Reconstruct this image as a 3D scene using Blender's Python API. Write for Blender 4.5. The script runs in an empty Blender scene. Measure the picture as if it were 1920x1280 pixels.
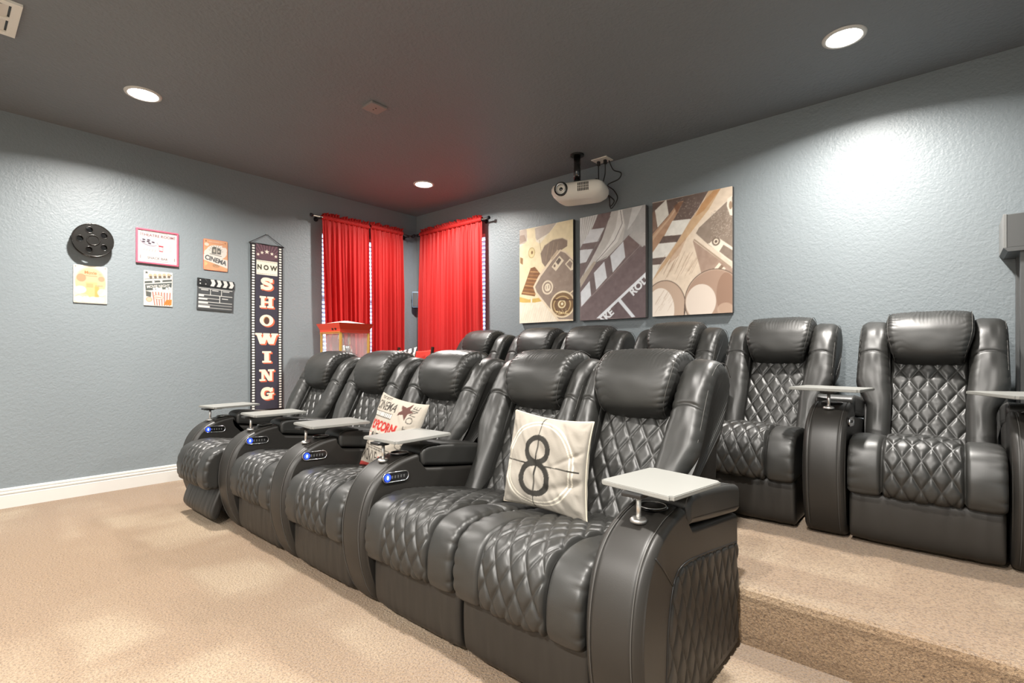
import bpy, bmesh, math, random
import numpy as np
from mathutils import Vector, Matrix
PI = math.pi
rng = np.random.RandomState(7)
random.seed(7)
scn = bpy.context.scene
COL = scn.collection

# ------------------------------------------------------------------ camera, world, lights, exposure
ROOM_X, ROOM_Y, ROOM_Z = 5.65, -6.3, 2.74
RISER_Y, RISER_Z = -1.958, 0.2126
cam_d = bpy.data.cameras.new('camera'); cam = bpy.data.objects.new('camera', cam_d); COL.objects.link(cam)
cam.location = (4.941, -3.906, 1.063)
cam.rotation_euler = (PI/2, 0, 0.7154)
cam_d.sensor_width = 36.0; cam_d.lens = 949.5/1920*36; cam_d.shift_y = 23.4/1920
cam_d.clip_start = 0.02
scn.camera = cam

wld = bpy.data.worlds.new('sky'); scn.world = wld; wld.use_nodes = True
wn = wld.node_tree.nodes; wl = wld.node_tree.links
wn['Background'].inputs['Color'].default_value = (0.52, 0.70, 1.0, 1)
wn['Background'].inputs['Strength'].default_value = 3.2

LIGHT_XY = [(1.0, -0.70), (4.51, -0.73), (1.0, -3.0), (4.51, -3.0), (1.0, -5.3), (4.51, -5.3), (2.75, -5.3)]
LIGHT_W = [32.0, 40.0, 52.0, 52.0, 12.0, 120.0, 52.0]     # last two: unseen lamps added by the screen wall as front fill
for i, (x, y) in enumerate(LIGHT_XY):
    ld = bpy.data.lights.new('downlight_lamp', 'AREA'); ld.shape = 'DISK'; ld.size = 0.12
    ld.energy = LIGHT_W[i]; ld.color = (1.0, 0.955, 0.895); ld.spread = math.radians(155)
    lo = bpy.data.objects.new('downlight_lamp', ld); COL.objects.link(lo); lo.location = (x, y, ROOM_Z-0.016)
scn.view_settings.view_transform = 'Standard'; scn.view_settings.look = 'None'
scn.view_settings.gamma = 1.0; scn.view_settings.use_curve_mapping = False
scn.view_settings.exposure = 0.84

# ------------------------------------------------------------------ materials
def s2l(c):
    c = np.asarray(c, float)
    return np.where(c <= 0.04045, c/12.92, ((c+0.055)/1.055)**2.4)
def rgb(h):
    return tuple(float(v) for v in s2l([int(h[i:i+2], 16)/255 for i in (0, 2, 4)]))+(1.0,)
def mat(name, color, rough=0.5, metal=0.0, spec=0.5, bump=None, emit=None, noise=None, coat=0.0):
    m = bpy.data.materials.new(name); m.use_nodes = True
    nt = m.node_tree; b = nt.nodes['Principled BSDF']
    if isinstance(color, str): color = rgb(color)
    b.inputs['Base Color'].default_value = color
    b.inputs['Roughness'].default_value = rough; b.inputs['Metallic'].default_value = metal
    b.inputs['Specular IOR Level'].default_value = spec
    if coat: b.inputs['Coat Weight'].default_value = coat
    tc = nt.nodes.new('ShaderNodeTexCoord')
    if noise:   # (scale, amount)
        n = nt.nodes.new('ShaderNodeTexNoise'); n.inputs['Scale'].default_value = noise[0]; n.inputs['Detail'].default_value = 4
        nt.links.new(tc.outputs['Object'], n.inputs['Vector'])
        mx = nt.nodes.new('ShaderNodeMix'); mx.data_type = 'RGBA'
        a = noise[1]
        mx.inputs[6].default_value = tuple(c*(1-a) for c in color[:3])+(1,)
        mx.inputs[7].default_value = tuple(min(1, c*(1+a)) for c in color[:3])+(1,)
        nt.links.new(n.outputs['Fac'], mx.inputs[0]); nt.links.new(mx.outputs[2], b.inputs['Base Color'])
    if bump:    # (scale, strength, distance)
        n2 = nt.nodes.new('ShaderNodeTexNoise'); n2.inputs['Scale'].default_value = bump[0]; n2.inputs['Detail'].default_value = 3
        nt.links.new(tc.outputs['Object'], n2.inputs['Vector'])
        bp = nt.nodes.new('ShaderNodeBump'); bp.inputs['Strength'].default_value = bump[1]; bp.inputs['Distance'].default_value = bump[2]
        nt.links.new(n2.outputs['Fac'], bp.inputs['Height']); nt.links.new(bp.outputs['Normal'], b.inputs['Normal'])
    if emit:
        b.inputs['Emission Color'].default_value = emit[0]; b.inputs['Emission Strength'].default_value = emit[1]
    return m

M = {}
M['leather'] = mat('black_leather', (0.020, 0.0198, 0.0182, 1), 0.44, spec=0.58, bump=(420, 0.16, 0.0012), noise=(9, 0.18))
M['leather_matte'] = mat('black_leather_panel', (0.017, 0.0155, 0.0135, 1), 0.46, spec=0.5, bump=(380, 0.14, 0.001), noise=(5, 0.15))
M['thread'] = mat('grey_stitching', (0.07, 0.067, 0.062, 1), 0.6)
M['dark'] = mat('black_plastic', (0.012, 0.012, 0.012, 1), 0.4)
M['gloss_black'] = mat('gloss_black', (0.008, 0.008, 0.008, 1), 0.12, coat=0.6)
M['chrome'] = mat('chrome', (0.75, 0.75, 0.76, 1), 0.18, metal=1)
M['steel'] = mat('brushed_steel', (0.62, 0.61, 0.59, 1), 0.33, metal=0.9)
M['tray'] = mat('silver_tray', rgb('83837f'), 0.38, spec=0.5, noise=(3, 0.04))
M['blue_led'] = mat('blue_led', (0.02, 0.05, 0.9, 1), 0.3, emit=((0.03, 0.08, 1.0, 1), 0.8))
M['blue_glow'] = mat('blue_led_core', (0.2, 0.4, 1, 1), 0.3, emit=((0.35, 0.55, 1.0, 1), 2.5))
M['white_trim'] = mat('white_trim_paint', rgb('cdcbc6'), 0.4)
M['white_plastic'] = mat('white_plastic', rgb('e9e4da'), 0.35, noise=(6, 0.03))
M['vent_white'] = mat('vent_white', rgb('e4e1d8'), 0.45)
M['rod_metal'] = mat('rod_nickel', (0.6, 0.58, 0.55, 1), 0.25, metal=1)
M['rod_dark'] = mat('rod_dark_bracket', (0.03, 0.03, 0.035, 1), 0.4, metal=0.5)
M['red_paint'] = mat('red_paint', rgb('d8442c'), 0.4, noise=(4, 0.05))
M['yellow_paint'] = mat('golden_trim', rgb('caa04e'), 0.4, metal=0.2)
M['box_grey'] = mat('grey_box_paint', rgb('505151'), 0.5, noise=(3, 0.05))
M['box_light'] = mat('grey_box_edge', rgb('7b7c7b'), 0.5)
M['canvas_side'] = mat('canvas_dark_edge', rgb('3a3836'), 0.8)
M['wood_dark'] = mat('dark_stained_wood', rgb('2c1d14'), 0.5, noise=(20, 0.3))
M['blind'] = mat('white_blind', rgb('e8edf5'), 0.5)
M['lamp'] = mat('lamp_lens', (1, 1, 1, 1), 0.5, emit=((1.0, 0.97, 0.92, 1), 22.0))
M['lens_glass'] = mat('lens_glass', (0.01, 0.012, 0.015, 1), 0.05, coat=1.0)
M['reel'] = mat('dark_pewter', (0.055, 0.053, 0.05, 1), 0.22, metal=0.75, noise=(12, 0.2))
M['reel_glass'] = mat('speaker_blue_grey', rgb('7d97ab'), 0.5)
M['kernel'] = mat('popcorn', rgb('f3e7c4'), 0.8)
M['plate_paint'] = mat('detector_plate', rgb('8a817d'), 0.5)

def wall_mat(name, color, scale=95, strength=0.42, rough=0.42, dist=0.004):
    m = bpy.data.materials.new(name); m.use_nodes = True; nt = m.node_tree; b = nt.nodes['Principled BSDF']
    tc = nt.nodes.new('ShaderNodeTexCoord')
    n = nt.nodes.new('ShaderNodeTexNoise'); n.inputs['Scale'].default_value = scale; n.inputs['Detail'].default_value = 2.5; n.inputs['Roughness'].default_value = 0.5
    v = nt.nodes.new('ShaderNodeTexVoronoi'); v.inputs['Scale'].default_value = scale*0.55; v.feature = 'SMOOTH_F1'
    ad = nt.nodes.new('ShaderNodeMath'); ad.operation = 'MULTIPLY_ADD'; ad.inputs[1].default_value = 0.8
    nt.links.new(tc.outputs['Object'], n.inputs['Vector']); nt.links.new(tc.outputs['Object'], v.inputs['Vector'])
    nt.links.new(v.outputs['Distance'], ad.inputs[0]); nt.links.new(n.outputs['Fac'], ad.inputs[2])
    bp = nt.nodes.new('ShaderNodeBump'); bp.inputs['Strength'].default_value = strength; bp.inputs['Distance'].default_value = dist
    nt.links.new(ad.outputs[0], bp.inputs['Height']); nt.links.new(bp.outputs['Normal'], b.inputs['Normal'])
    n2 = nt.nodes.new('ShaderNodeTexNoise'); n2.inputs['Scale'].default_value = 1.3; n2.inputs['Detail'].default_value = 5
    nt.links.new(tc.outputs['Object'], n2.inputs['Vector'])
    mx = nt.nodes.new('ShaderNodeMix'); mx.data_type = 'RGBA'
    c = rgb(color)
    mx.inputs[6].default_value = tuple(k*0.93 for k in c[:3])+(1,); mx.inputs[7].default_value = tuple(k*1.07 for k in c[:3])+(1,)
    nt.links.new(n2.outputs['Fac'], mx.inputs[0]); nt.links.new(mx.outputs[2], b.inputs['Base Color'])
    b.inputs['Roughness'].default_value = rough; b.inputs['Specular IOR Level'].default_value = 0.45
    return m
M['wall'] = wall_mat('blue_grey_wall_paint', '7b8387', rough=0.46)
M['ceiling'] = wall_mat('dark_grey_ceiling_paint', '74787c', scale=70, strength=0.5, rough=0.6, dist=0.006)

def carpet_mat():
    m = bpy.data.materials.new('beige_cut_pile_carpet'); m.use_nodes = True; nt = m.node_tree; b = nt.nodes['Principled BSDF']
    L = nt.links.new
    tc = nt.nodes.new('ShaderNodeTexCoord')
    mp = nt.nodes.new('ShaderNodeMapping'); mp.inputs['Scale'].default_value = (0.55, 2.6, 1)
    L(tc.outputs['Object'], mp.inputs['Vector'])
    n = nt.nodes.new('ShaderNodeTexNoise'); n.inputs['Scale'].default_value = 1.0; n.inputs['Detail'].default_value = 1.2; n.inputs['Distortion'].default_value = 0.4
    L(mp.outputs[0], n.inputs['Vector'])
    r = nt.nodes.new('ShaderNodeValToRGB'); r.color_ramp.elements[0].position = 0.46; r.color_ramp.elements[1].position = 0.56
    L(n.outputs['Fac'], r.inputs[0])
    mp2 = nt.nodes.new('ShaderNodeMapping'); mp2.inputs['Scale'].default_value = (2.2, 0.9, 1); mp2.inputs['Location'].default_value = (3.3, 1.7, 0)
    L(tc.outputs['Object'], mp2.inputs['Vector'])
    nb = nt.nodes.new('ShaderNodeTexNoise'); nb.inputs['Scale'].default_value = 1.0; nb.inputs['Detail'].default_value = 3
    L(mp2.outputs[0], nb.inputs['Vector'])
    mul = nt.nodes.new('ShaderNodeMath'); mul.operation = 'MULTIPLY'
    r2 = nt.nodes.new('ShaderNodeValToRGB'); r2.color_ramp.elements[0].position = 0.42; r2.color_ramp.elements[1].position = 0.6
    L(nb.outputs['Fac'], r2.inputs[0]); L(r.outputs[0], mul.inputs[0]); L(r2.outputs[0], mul.inputs[1])
    mx = nt.nodes.new('ShaderNodeMix'); mx.data_type = 'RGBA'
    mx.inputs[6].default_value = rgb('9c8163'); mx.inputs[7].default_value = rgb('b29b7e')
    L(mul.outputs[0], mx.inputs[0])
    f = nt.nodes.new('ShaderNodeTexNoise'); f.inputs['Scale'].default_value = 135; f.inputs['Detail'].default_value = 3; f.inputs['Roughness'].default_value = 0.65
    L(tc.outputs['Object'], f.inputs['Vector'])
    rf = nt.nodes.new('ShaderNodeValToRGB'); rf.color_ramp.elements[0].position = 0.30; rf.color_ramp.elements[0].color = (0.30, 0.23, 0.17, 1)
    rf.color_ramp.elements[1].position = 0.55; rf.color_ramp.elements[1].color = (1.04, 1.04, 1.04, 1)
    L(f.outputs['Fac'], rf.inputs[0])
    mm = nt.nodes.new('ShaderNodeMix'); mm.data_type = 'RGBA'; mm.blend_type = 'MULTIPLY'; mm.inputs[0].default_value = 0.85
    L(mx.outputs[2], mm.inputs[6]); L(rf.outputs[0], mm.inputs[7]); L(mm.outputs[2], b.inputs['Base Color'])
    b.inputs['Roughness'].default_value = 0.95; b.inputs['Specular IOR Level'].default_value = 0.1
    b.inputs['Sheen Weight'].default_value = 0.25; b.inputs['Sheen Roughness'].default_value = 0.5
    g = nt.nodes.new('ShaderNodeTexNoise'); g.inputs['Scale'].default_value = 95; g.inputs['Detail'].default_value = 4; g.inputs['Roughness'].default_value = 0.7
    L(tc.outputs['Object'], g.inputs['Vector'])
    bp = nt.nodes.new('ShaderNodeBump'); bp.inputs['Strength'].default_value = 1.0; bp.inputs['Distance'].default_value = 0.022
    L(g.outputs['Fac'], bp.inputs['Height']); L(bp.outputs['Normal'], b.inputs['Normal'])
    return m
M['carpet'] = carpet_mat()

def curtain_mat():
    m = bpy.data.materials.new('red_curtain_cloth'); m.use_nodes = True; nt = m.node_tree; b = nt.nodes['Principled BSDF']
    b.inputs['Base Color'].default_value = rgb('b32523'); b.inputs['Roughness'].default_value = 0.6; b.inputs['Specular IOR Level'].default_value = 0.3
    tr = nt.nodes.new('ShaderNodeBsdfTranslucent'); tr.inputs['Color'].default_value = rgb('e81c20')
    mx = nt.nodes.new('ShaderNodeMixShader'); mx.inputs[0].default_value = 0.15
    out = nt.nodes['Material Output']
    nt.links.new(b.outputs[0], mx.inputs[1]); nt.links.new(tr.outputs[0], mx.inputs[2]); nt.links.new(mx.outputs[0], out.inputs['Surface'])
    return m
M['curtain'] = curtain_mat()
def glass_mat():
    m = bpy.data.materials.new('clear_pane'); m.use_nodes = True; nt = m.node_tree
    b = nt.nodes['Principled BSDF']; b.inputs['Roughness'].default_value = 0.02; b.inputs['Base Color'].default_value = (0.95, 0.97, 1, 1)
    tr = nt.nodes.new('ShaderNodeBsdfTransparent'); mx = nt.nodes.new('ShaderNodeMixShader'); mx.inputs[0].default_value = 0.88
    nt.links.new(b.outputs[0], mx.inputs[1]); nt.links.new(tr.outputs[0], mx.inputs[2])
    nt.links.new(mx.outputs[0], nt.nodes['Material Output'].inputs['Surface'])
    return m
M['glass'] = glass_mat()
def print_mat(name, rough=0.6, bump=None):
    m = mat(name, (1, 1, 1, 1), rough, spec=0.35, bump=bump); nt = m.node_tree
    a = nt.nodes.new('ShaderNodeAttribute'); a.attribute_name = 'Ink'
    nt.links.new(a.outputs['Color'], nt.nodes['Principled BSDF'].inputs['Base Color'])
    return m
M['print'] = print_mat('printed_canvas', 0.65)
M['print_tin'] = print_mat('printed_tin', 0.5)
M['print_cloth'] = print_mat('printed_cloth', 0.9, bump=(300, 0.25, 0.002))
M['cloth_red'] = mat('red_canvas_cloth', rgb('cf3b30'), 0.85, bump=(200, 0.2, 0.002))

# ------------------------------------------------------------------ object helpers
def link(o, parent=None):
    COL.objects.link(o)
    if parent is not None: o.parent = parent
    return o
def tag(o, label=None, cat=None, group=None, kind=None):
    if label: o['label'] = label
    if cat: o['category'] = cat
    if group: o['group'] = group
    if kind: o['kind'] = kind
    return o
def thing(name, label, cat, loc=(0, 0, 0), rz=0, group=None):
    o = bpy.data.objects.new(name, None); o.empty_display_size = 0.1
    link(o); o.location = loc; o.rotation_euler = (0, 0, rz)
    return tag(o, label, cat, group)
def raw(name, verts, faces, material, parent=None, smooth=True, flat_ngons=True):
    me = bpy.data.meshes.new(name)
    me.from_pydata([tuple(v) for v in verts], [], faces)
    me.materials.append(material)
    if smooth:
        sm = [not (flat_ngons and len(f) > 4) for f in faces]
        me.polygons.foreach_set('use_smooth', sm)
    me.update()
    return link(bpy.data.objects.new(name, me), parent)
def obj_bm(name, bm, material, parent=None, smooth=False):
    me = bpy.data.meshes.new(name)
    bmesh.ops.recalc_face_normals(bm, faces=bm.faces)
    bm.to_mesh(me); bm.free(); me.materials.append(material)
    if smooth: me.polygons.foreach_set('use_smooth', [True]*len(me.polygons))
    return link(bpy.data.objects.new(name, me), parent)
def add_box(bm, x0, x1, y0, y1, z0, z1, bevel=0.0, rot=None, seg=2):
    m = Matrix.Translation(((x0+x1)/2, (y0+y1)/2, (z0+z1)/2))
    if rot is not None: m = m @ rot
    r = bmesh.ops.create_cube(bm, size=1.0, matrix=m @ Matrix.Diagonal((abs(x1-x0), abs(y1-y0), abs(z1-z0), 1)))
    if bevel:
        es = list({e for v in r['verts'] for e in v.link_edges})
        bmesh.ops.bevel(bm, geom=es, offset=bevel, segments=seg, affect='EDGES', profile=0.6)
def box(name, x0, x1, y0, y1, z0, z1, material, parent=None, bevel=0.0, rot=None, seg=2):
    bm = bmesh.new(); add_box(bm, x0, x1, y0, y1, z0, z1, bevel, rot, seg)
    return obj_bm(name, bm, material, parent)
def add_cyl(bm, p0, p1, r0, r1=None, n=20, caps=True):
    p0, p1 = Vector(p0), Vector(p1); d = p1-p0
    q = Vector((0, 0, 1)).rotation_difference(d.normalized()).to_matrix().to_4x4()
    bmesh.ops.create_cone(bm, cap_ends=caps, segments=n, radius1=r0, radius2=r0 if r1 is None else r1, depth=d.length,
                          matrix=Matrix.Translation((p0+p1)/2) @ q)
def cyl(name, p0, p1, r, material, parent=None, r1=None, n=20, smooth=True):
    bm = bmesh.new(); add_cyl(bm, p0, p1, r, r1, n)
    o = obj_bm(name, bm, material, parent)
    if smooth:
        o.data.polygons.foreach_set('use_smooth', [len(p.vertices) <= 4 for p in o.data.polygons])
    return o
def tube(name, pts, r, material, parent=None, n=6, closed=False):
    P = np.array(pts, float); N = len(P)
    T = np.gradient(P, axis=0) if not closed else np.roll(P, -1, 0)-np.roll(P, 1, 0)
    T /= np.linalg.norm(T, axis=1)[:, None]+1e-9
    up = np.array([0, 0, 1.0]) if abs(T[0][2]) < 0.9 else np.array([1.0, 0, 0])
    vs = []; a = up-T[0]*(up@T[0]); a /= np.linalg.norm(a)
    for i in range(N):
        a = a-T[i]*(a@T[i]); a /= np.linalg.norm(a)+1e-9; b = np.cross(T[i], a)
        for k in range(n):
            t = 2*PI*k/n; vs.append(P[i]+r*(math.cos(t)*a+math.sin(t)*b))
    fs = []
    for i in range(N if closed else N-1):
        j = (i+1) % N
        for k in range(n): fs.append((i*n+k, i*n+(k+1) % n, j*n+(k+1) % n, j*n+k))
    if not closed: fs += [tuple(range(n))[::-1], tuple((N-1)*n+k for k in range(n))]
    return raw(name, vs, fs, material, parent, flat_ngons=False)
def lathe(name, prof, material, parent=None, n=32, axis='z'):
    vs, fs = [], []
    for (r, z) in prof:
        for k in range(n):
            t = 2*PI*k/n
            c, s = r*math.cos(t), r*math.sin(t)
            vs.append((c, s, z) if axis == 'z' else ((z, c, s) if axis == 'x' else (c, z, s)))
    for i in range(len(prof)-1):
        for k in range(n): fs.append((i*n+k, i*n+(k+1) % n, (i+1)*n+(k+1) % n, (i+1)*n+k))
    return raw(name, vs, fs, material, parent)
def prism(name, poly, axis, a0, a1, material, parent=None, bevel=0.0):
    """polygon in the plane normal to axis, extruded a0..a1"""
    bm = bmesh.new()
    def P(p, a): return {'x': (a, p[0], p[1]), 'y': (p[0], a, p[1]), 'z': (p[0], p[1], a)}[axis]
    f0 = [bm.verts.new(P(p, a0)) for p in poly]; f1 = [bm.verts.new(P(p, a1)) for p in poly]
    bm.faces.new(f0); bm.faces.new(f1[::-1])
    for i in range(len(poly)):
        j = (i+1) % len(poly); bm.faces.new((f0[i], f1[i], f1[j], f0[j]))
    if bevel: bmesh.ops.bevel(bm, geom=list(bm.edges), offset=bevel, segments=2, affect='EDGES')
    return obj_bm(name, bm, material, parent)
def copy_tree(o, parent=None):
    c = o.copy(); COL.objects.link(c); c.parent = parent
    for ch in o.children: copy_tree(ch, c)
    return c

# smooth value noise
_T = rng.rand(64, 64)
def vnoise(x, y):
    x = np.asarray(x, float); y = np.asarray(y, float)
    xi = np.floor(x).astype(int); yi = np.floor(y).astype(int); fx = x-xi; fy = y-yi
    fx = fx*fx*(3-2*fx); fy = fy*fy*(3-2*fy)
    g = lambda a, b: _T[a % 64, b % 64]
    return (g(xi, yi)*(1-fx)+g(xi+1, yi)*fx)*(1-fy)+(g(xi, yi+1)*(1-fx)+g(xi+1, yi+1)*fx)*fy

def spline(pts, n, closed=True):
    """Catmull-Rom through pts, resampled to n points of equal spacing"""
    P = np.array(pts, float); m = len(P); out = []
    segs = m if closed else m-1
    for i in range(segs):
        if closed: p0, p1, p2, p3 = P[i-1], P[i], P[(i+1) % m], P[(i+2) % m]
        else: p0, p1, p2, p3 = P[max(i-1, 0)], P[i], P[i+1], P[min(i+2, m-1)]
        for t in np.linspace(0, 1, 24, endpoint=False):
            out.append(0.5*((2*p1)+(-p0+p2)*t+(2*p0-5*p1+4*p2-p3)*t*t+(-p0+3*p1-3*p2+p3)*t**3))
    if not closed: out.append(P[-1])
    Q = np.array(out)
    R = np.vstack([Q, Q[:1]]) if closed else Q
    d = np.concatenate([[0], np.cumsum(np.linalg.norm(np.diff(R, axis=0), axis=1))])
    s = np.linspace(0, d[-1], n, endpoint=not closed)
    return np.stack([np.interp(s, d, R[:, k]) for k in range(P.shape[1])], 1), s/d[-1]
def outn(P, closed=True):
    """outward normals of a counter-clockwise (y,z) outline seen with y right, z up"""
    T = (np.roll(P, -1, 0)-np.roll(P, 1, 0)) if closed else np.gradient(P, axis=0)
    T /= np.linalg.norm(T, axis=1)[:, None]+1e-9
    return np.stack([T[:, 1], -T[:, 0]], 1)

def puff(name, outline, xl, xr, R, material, parent=None, n=96, nx=24, disp=None, cap=0.004, R2=None):
    """soft upholstered solid: closed (y,z) outline swept over x between xl and xr (numbers or
    functions of z), edges rounded with radius R; disp(s, xf, y, z) moves the skin outward."""
    P, s = spline(outline, n); 
    area = 0.5*np.sum(P[:, 0]*np.roll(P[:, 1], -1)-np.roll(P[:, 0], -1)*P[:, 1])
    if area < 0: P = P[::-1].copy()
    N = outn(P)
    L = xl(P[:, 1]) if callable(xl) else np.full(n, float(xl))
    Rr = xr(P[:, 1]) if callable(xr) else np.full(n, float(xr))
    hw = (Rr-L)/2; cx = (Rr+L)/2
    th = np.linspace(0, PI/2, 6)
    lay = [(-1, R*math.sin(t)-R, -R*(1-math.cos(t))) for t in th]    # (side, x inset from centre edge, inset)
    rings = []
    ins = [(-1.0, 0.0, R+cap)]
    for t in th: ins.append((-1.0, R*(1-math.cos(t)), R*(1-math.sin(t))))
    k = max(2, nx)
    for f in np.linspace(-1, 1, k+2)[1:-1]: ins.append((f, None, 0.0))
    for t in th[::-1]: ins.append((1.0, R*(1-math.cos(t)), R*(1-math.sin(t))))
    ins.append((1.0, 0.0, R+cap))
    V = []
    for f, dx, off in ins:
        if dx is None: x = cx+f*(hw-R)
        else: x = cx+f*(hw-dx)
        xf = (x-cx)/hw
        Q = P-N*off
        if disp is not None:
            d = disp(s, xf, P[:, 0], P[:, 1])*(1.0 if off < R*0.9 else 0.5)
            Q = Q+N*d[:, None]
        V.append(np.stack([x, Q[:, 0], Q[:, 1]], 1))
    V = np.concatenate(V); m = len(ins); F = []
    for j in range(m-1):
        for i in range(n):
            i2 = (i+1) % n
            F.append((j*n+i, (j+1)*n+i, (j+1)*n+i2, j*n+i2))
    F.append(tuple(range(n))); F.append(tuple((m-1)*n+i for i in range(n))[::-1])
    return raw(name, V, F, material, parent)

def quilt_h(u, v, amp):
    a = np.abs(np.sin(PI*(u+v))); b = np.abs(np.sin(PI*(u-v)))
    return amp*(1-(1-a)**2.6)*(1-(1-b)**2.6)
def quilt_sheet(name, path, x0, x1, wd, hd, amp, material, parent=None, nx=84, n=170, lift=0.006, bulge=0.0, xfun=None):
    """stitched diamond panel laid over an open (y,z) path"""
    P, s = spline(path, n, closed=False)
    L = np.sum(np.linalg.norm(np.diff(P, axis=0), axis=1))
    N = outn(P, False)
    if N[:, 1].sum() < 0 : N = -N
    xf = np.linspace(-1, 1, nx)
    S, XF = np.meshgrid(s, xf, indexing='ij')
    cx, hw = (x0+x1)/2, (x1-x0)/2
    X = cx+XF*hw
    if xfun is not None: X = xfun(X, S)
    h = quilt_h(X/wd, S*L/hd, amp)
    edge = np.minimum(np.minimum((1-np.abs(XF))*hw, S*L), (1-S)*L)
    fall = np.clip(edge/0.012, 0, 1)**0.5
    d = (lift+h+bulge*(1-XF**2)+0.0015*(vnoise(X*60+3, S*L*60)-0.5))*fall-0.012*(1-fall)
    Y = P[:, 0][:, None]+N[:, 0][:, None]*d; Z = P[:, 1][:, None]+N[:, 1][:, None]*d
    V = np.stack([X, Y, Z], -1).reshape(-1, 3)
    F = []
    for i in range(n-1):
        for j in range(nx-1):
            a = i*nx+j; F.append((a, a+1, a+nx+1, a+nx))
    return raw(name, V, F, material, parent)

# ------------------------------------------------------------------ flat prints: ink painted on a grid mesh
class Ink:
    def __init__(s, w, h, W, H, bg, ss=3):
        s.w, s.h, s.W, s.H, s.ss = w, h, W, H, ss       # w,h in metres, W,H grid verts
        s.a = np.zeros((H*ss, W*ss, 3)); s.a[:] = s.c(bg)
        ys, xs = np.mgrid[0:H*ss, 0:W*ss]
        s.x = (xs+0.5)/(W*ss)*w; s.y = (ys+0.5)/(H*ss)*h    # origin bottom-left, metres
    def c(s, col):
        return np.array([int(col[i:i+2], 16)/255 for i in (0, 2, 4)]) if isinstance(col, str) else np.array(col)
    def put(s, mask, col, al=1.0):
        s.a[mask] = s.a[mask]*(1-al)+s.c(col)*al
    def poly(s, pts, col, al=1.0):
        P = np.array(pts, float); k = s.ss
        j0 = max(0, int(P[:, 0].min()/s.w*s.W*k)-1); j1 = min(s.W*k, int(P[:, 0].max()/s.w*s.W*k)+2)
        i0 = max(0, int(P[:, 1].min()/s.h*s.H*k)-1); i1 = min(s.H*k, int(P[:, 1].max()/s.h*s.H*k)+2)
        if j1 <= j0 or i1 <= i0: return
        x, y = s.x[i0:i1, j0:j1], s.y[i0:i1, j0:j1]; ins = np.zeros(x.shape, bool)
        for a, b in zip(P, np.roll(P, -1, 0)):
            if a[1] == b[1]: continue
            c = ((a[1] > y) != (b[1] > y)) & (x < (b[0]-a[0])*(y-a[1])/(b[1]-a[1])+a[0])
            ins ^= c
        sub = s.a[i0:i1, j0:j1]; sub[ins] = sub[ins]*(1-al)+s.c(col)*al
    def rect(s, x0, y0, x1, y1, col, al=1.0): s.poly([(x0, y0), (x1, y0), (x1, y1), (x0, y1)], col, al)
    def line(s, pts, t, col, al=1.0):
        for (a, b) in zip(pts[:-1], pts[1:]):
            a, b = np.array(a, float), np.array(b, float); d = b-a; L = np.hypot(*d)+1e-9; n = np.array([-d[1], d[0]])/L*t/2; e = d/L*t*0.25
            s.poly([a-n-e, b-n+e, b+n+e, a+n-e], col, al)
    def ell(s, cx, cy, rx, ry, col, al=1.0, rot=0.0, ring=None):
        c, q = math.cos(rot), math.sin(rot); dx, dy = s.x-cx, s.y-cy
        u = (dx*c+dy*q)/rx; v = (-dx*q+dy*c)/ry; r = u*u+v*v
        m = r <= 1
        if ring: m &= ((u*rx/(rx-ring))**2+(v*ry/(ry-ring))**2) >= 1
        s.put(m, col, al)
    def star(s, cx, cy, r, col, rot=0.0, ri=0.42):
        s.poly([(cx+(r if k % 2 == 0 else r*ri)*math.sin(rot+k*PI/5), cy+(r if k % 2 == 0 else r*ri)*math.cos(rot+k*PI/5)) for k in range(10)], col)
    def text(s, t, x, y, size, col, rot=0.0, sx=1.0, bold=0.0, shear=0.0, align='CENTER'):
        cu = bpy.data.curves.new('t', 'FONT'); cu.body = t; cu.size = size; cu.align_x = align; cu.align_y = 'CENTER'
        cu.offset = bold; cu.shear = shear; cu.resolution_u = 4
        o = bpy.data.objects.new('t', cu); COL.objects.link(o)
        dg = bpy.context.evaluated_depsgraph_get(); me = o.evaluated_get(dg).to_mesh(); me.calc_loop_triangles()
        V = np.array([v.co[:2] for v in me.vertices]).reshape(-1, 2)
        tr = [tuple(q.vertices) for q in me.loop_triangles]
        o.evaluated_get(dg).to_mesh_clear(); COL.objects.unlink(o); bpy.data.objects.remove(o); bpy.data.curves.remove(cu)
        if not len(V): return
        V = V*[sx, 1]; c, q = math.cos(rot), math.sin(rot)
        V = np.stack([x+V[:, 0]*c-V[:, 1]*q, y+V[:, 0]*q+V[:, 1]*c], 1)
        cc = s.c(col)
        for q in tr: s.poly(V[list(q)], cc)
    def grain(s, amt, fx, fy, rot=0.0):
        c, q = math.cos(rot), math.sin(rot); u = s.x*c+s.y*q; v = -s.x*q+s.y*c
        n = vnoise(u*fx, v*fy)-0.5+0.5*(vnoise(u*fx*2.3+9, v*fy*2.3)-0.5)
        s.a = np.clip(s.a+amt*n[..., None], 0, 1)
    def out(s):
        k = s.ss; a = s.a.reshape(s.H, k, s.W, k, 3).mean((1, 3))
        return np.clip(a, 0, 1)
def ink_mesh(name, V, F, colors, material, parent=None, smooth=True):
    o = raw(name, V, F, material, parent, smooth)
    at = o.data.color_attributes.new('Ink', 'FLOAT_COLOR', 'POINT')
    c = np.ones((len(V), 4), np.float32); c[:, :3] = s2l(colors)*(0.55 if material is M['print_tin'] else 0.85)
    at.data.foreach_set('color', c.ravel())
    return o
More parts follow.
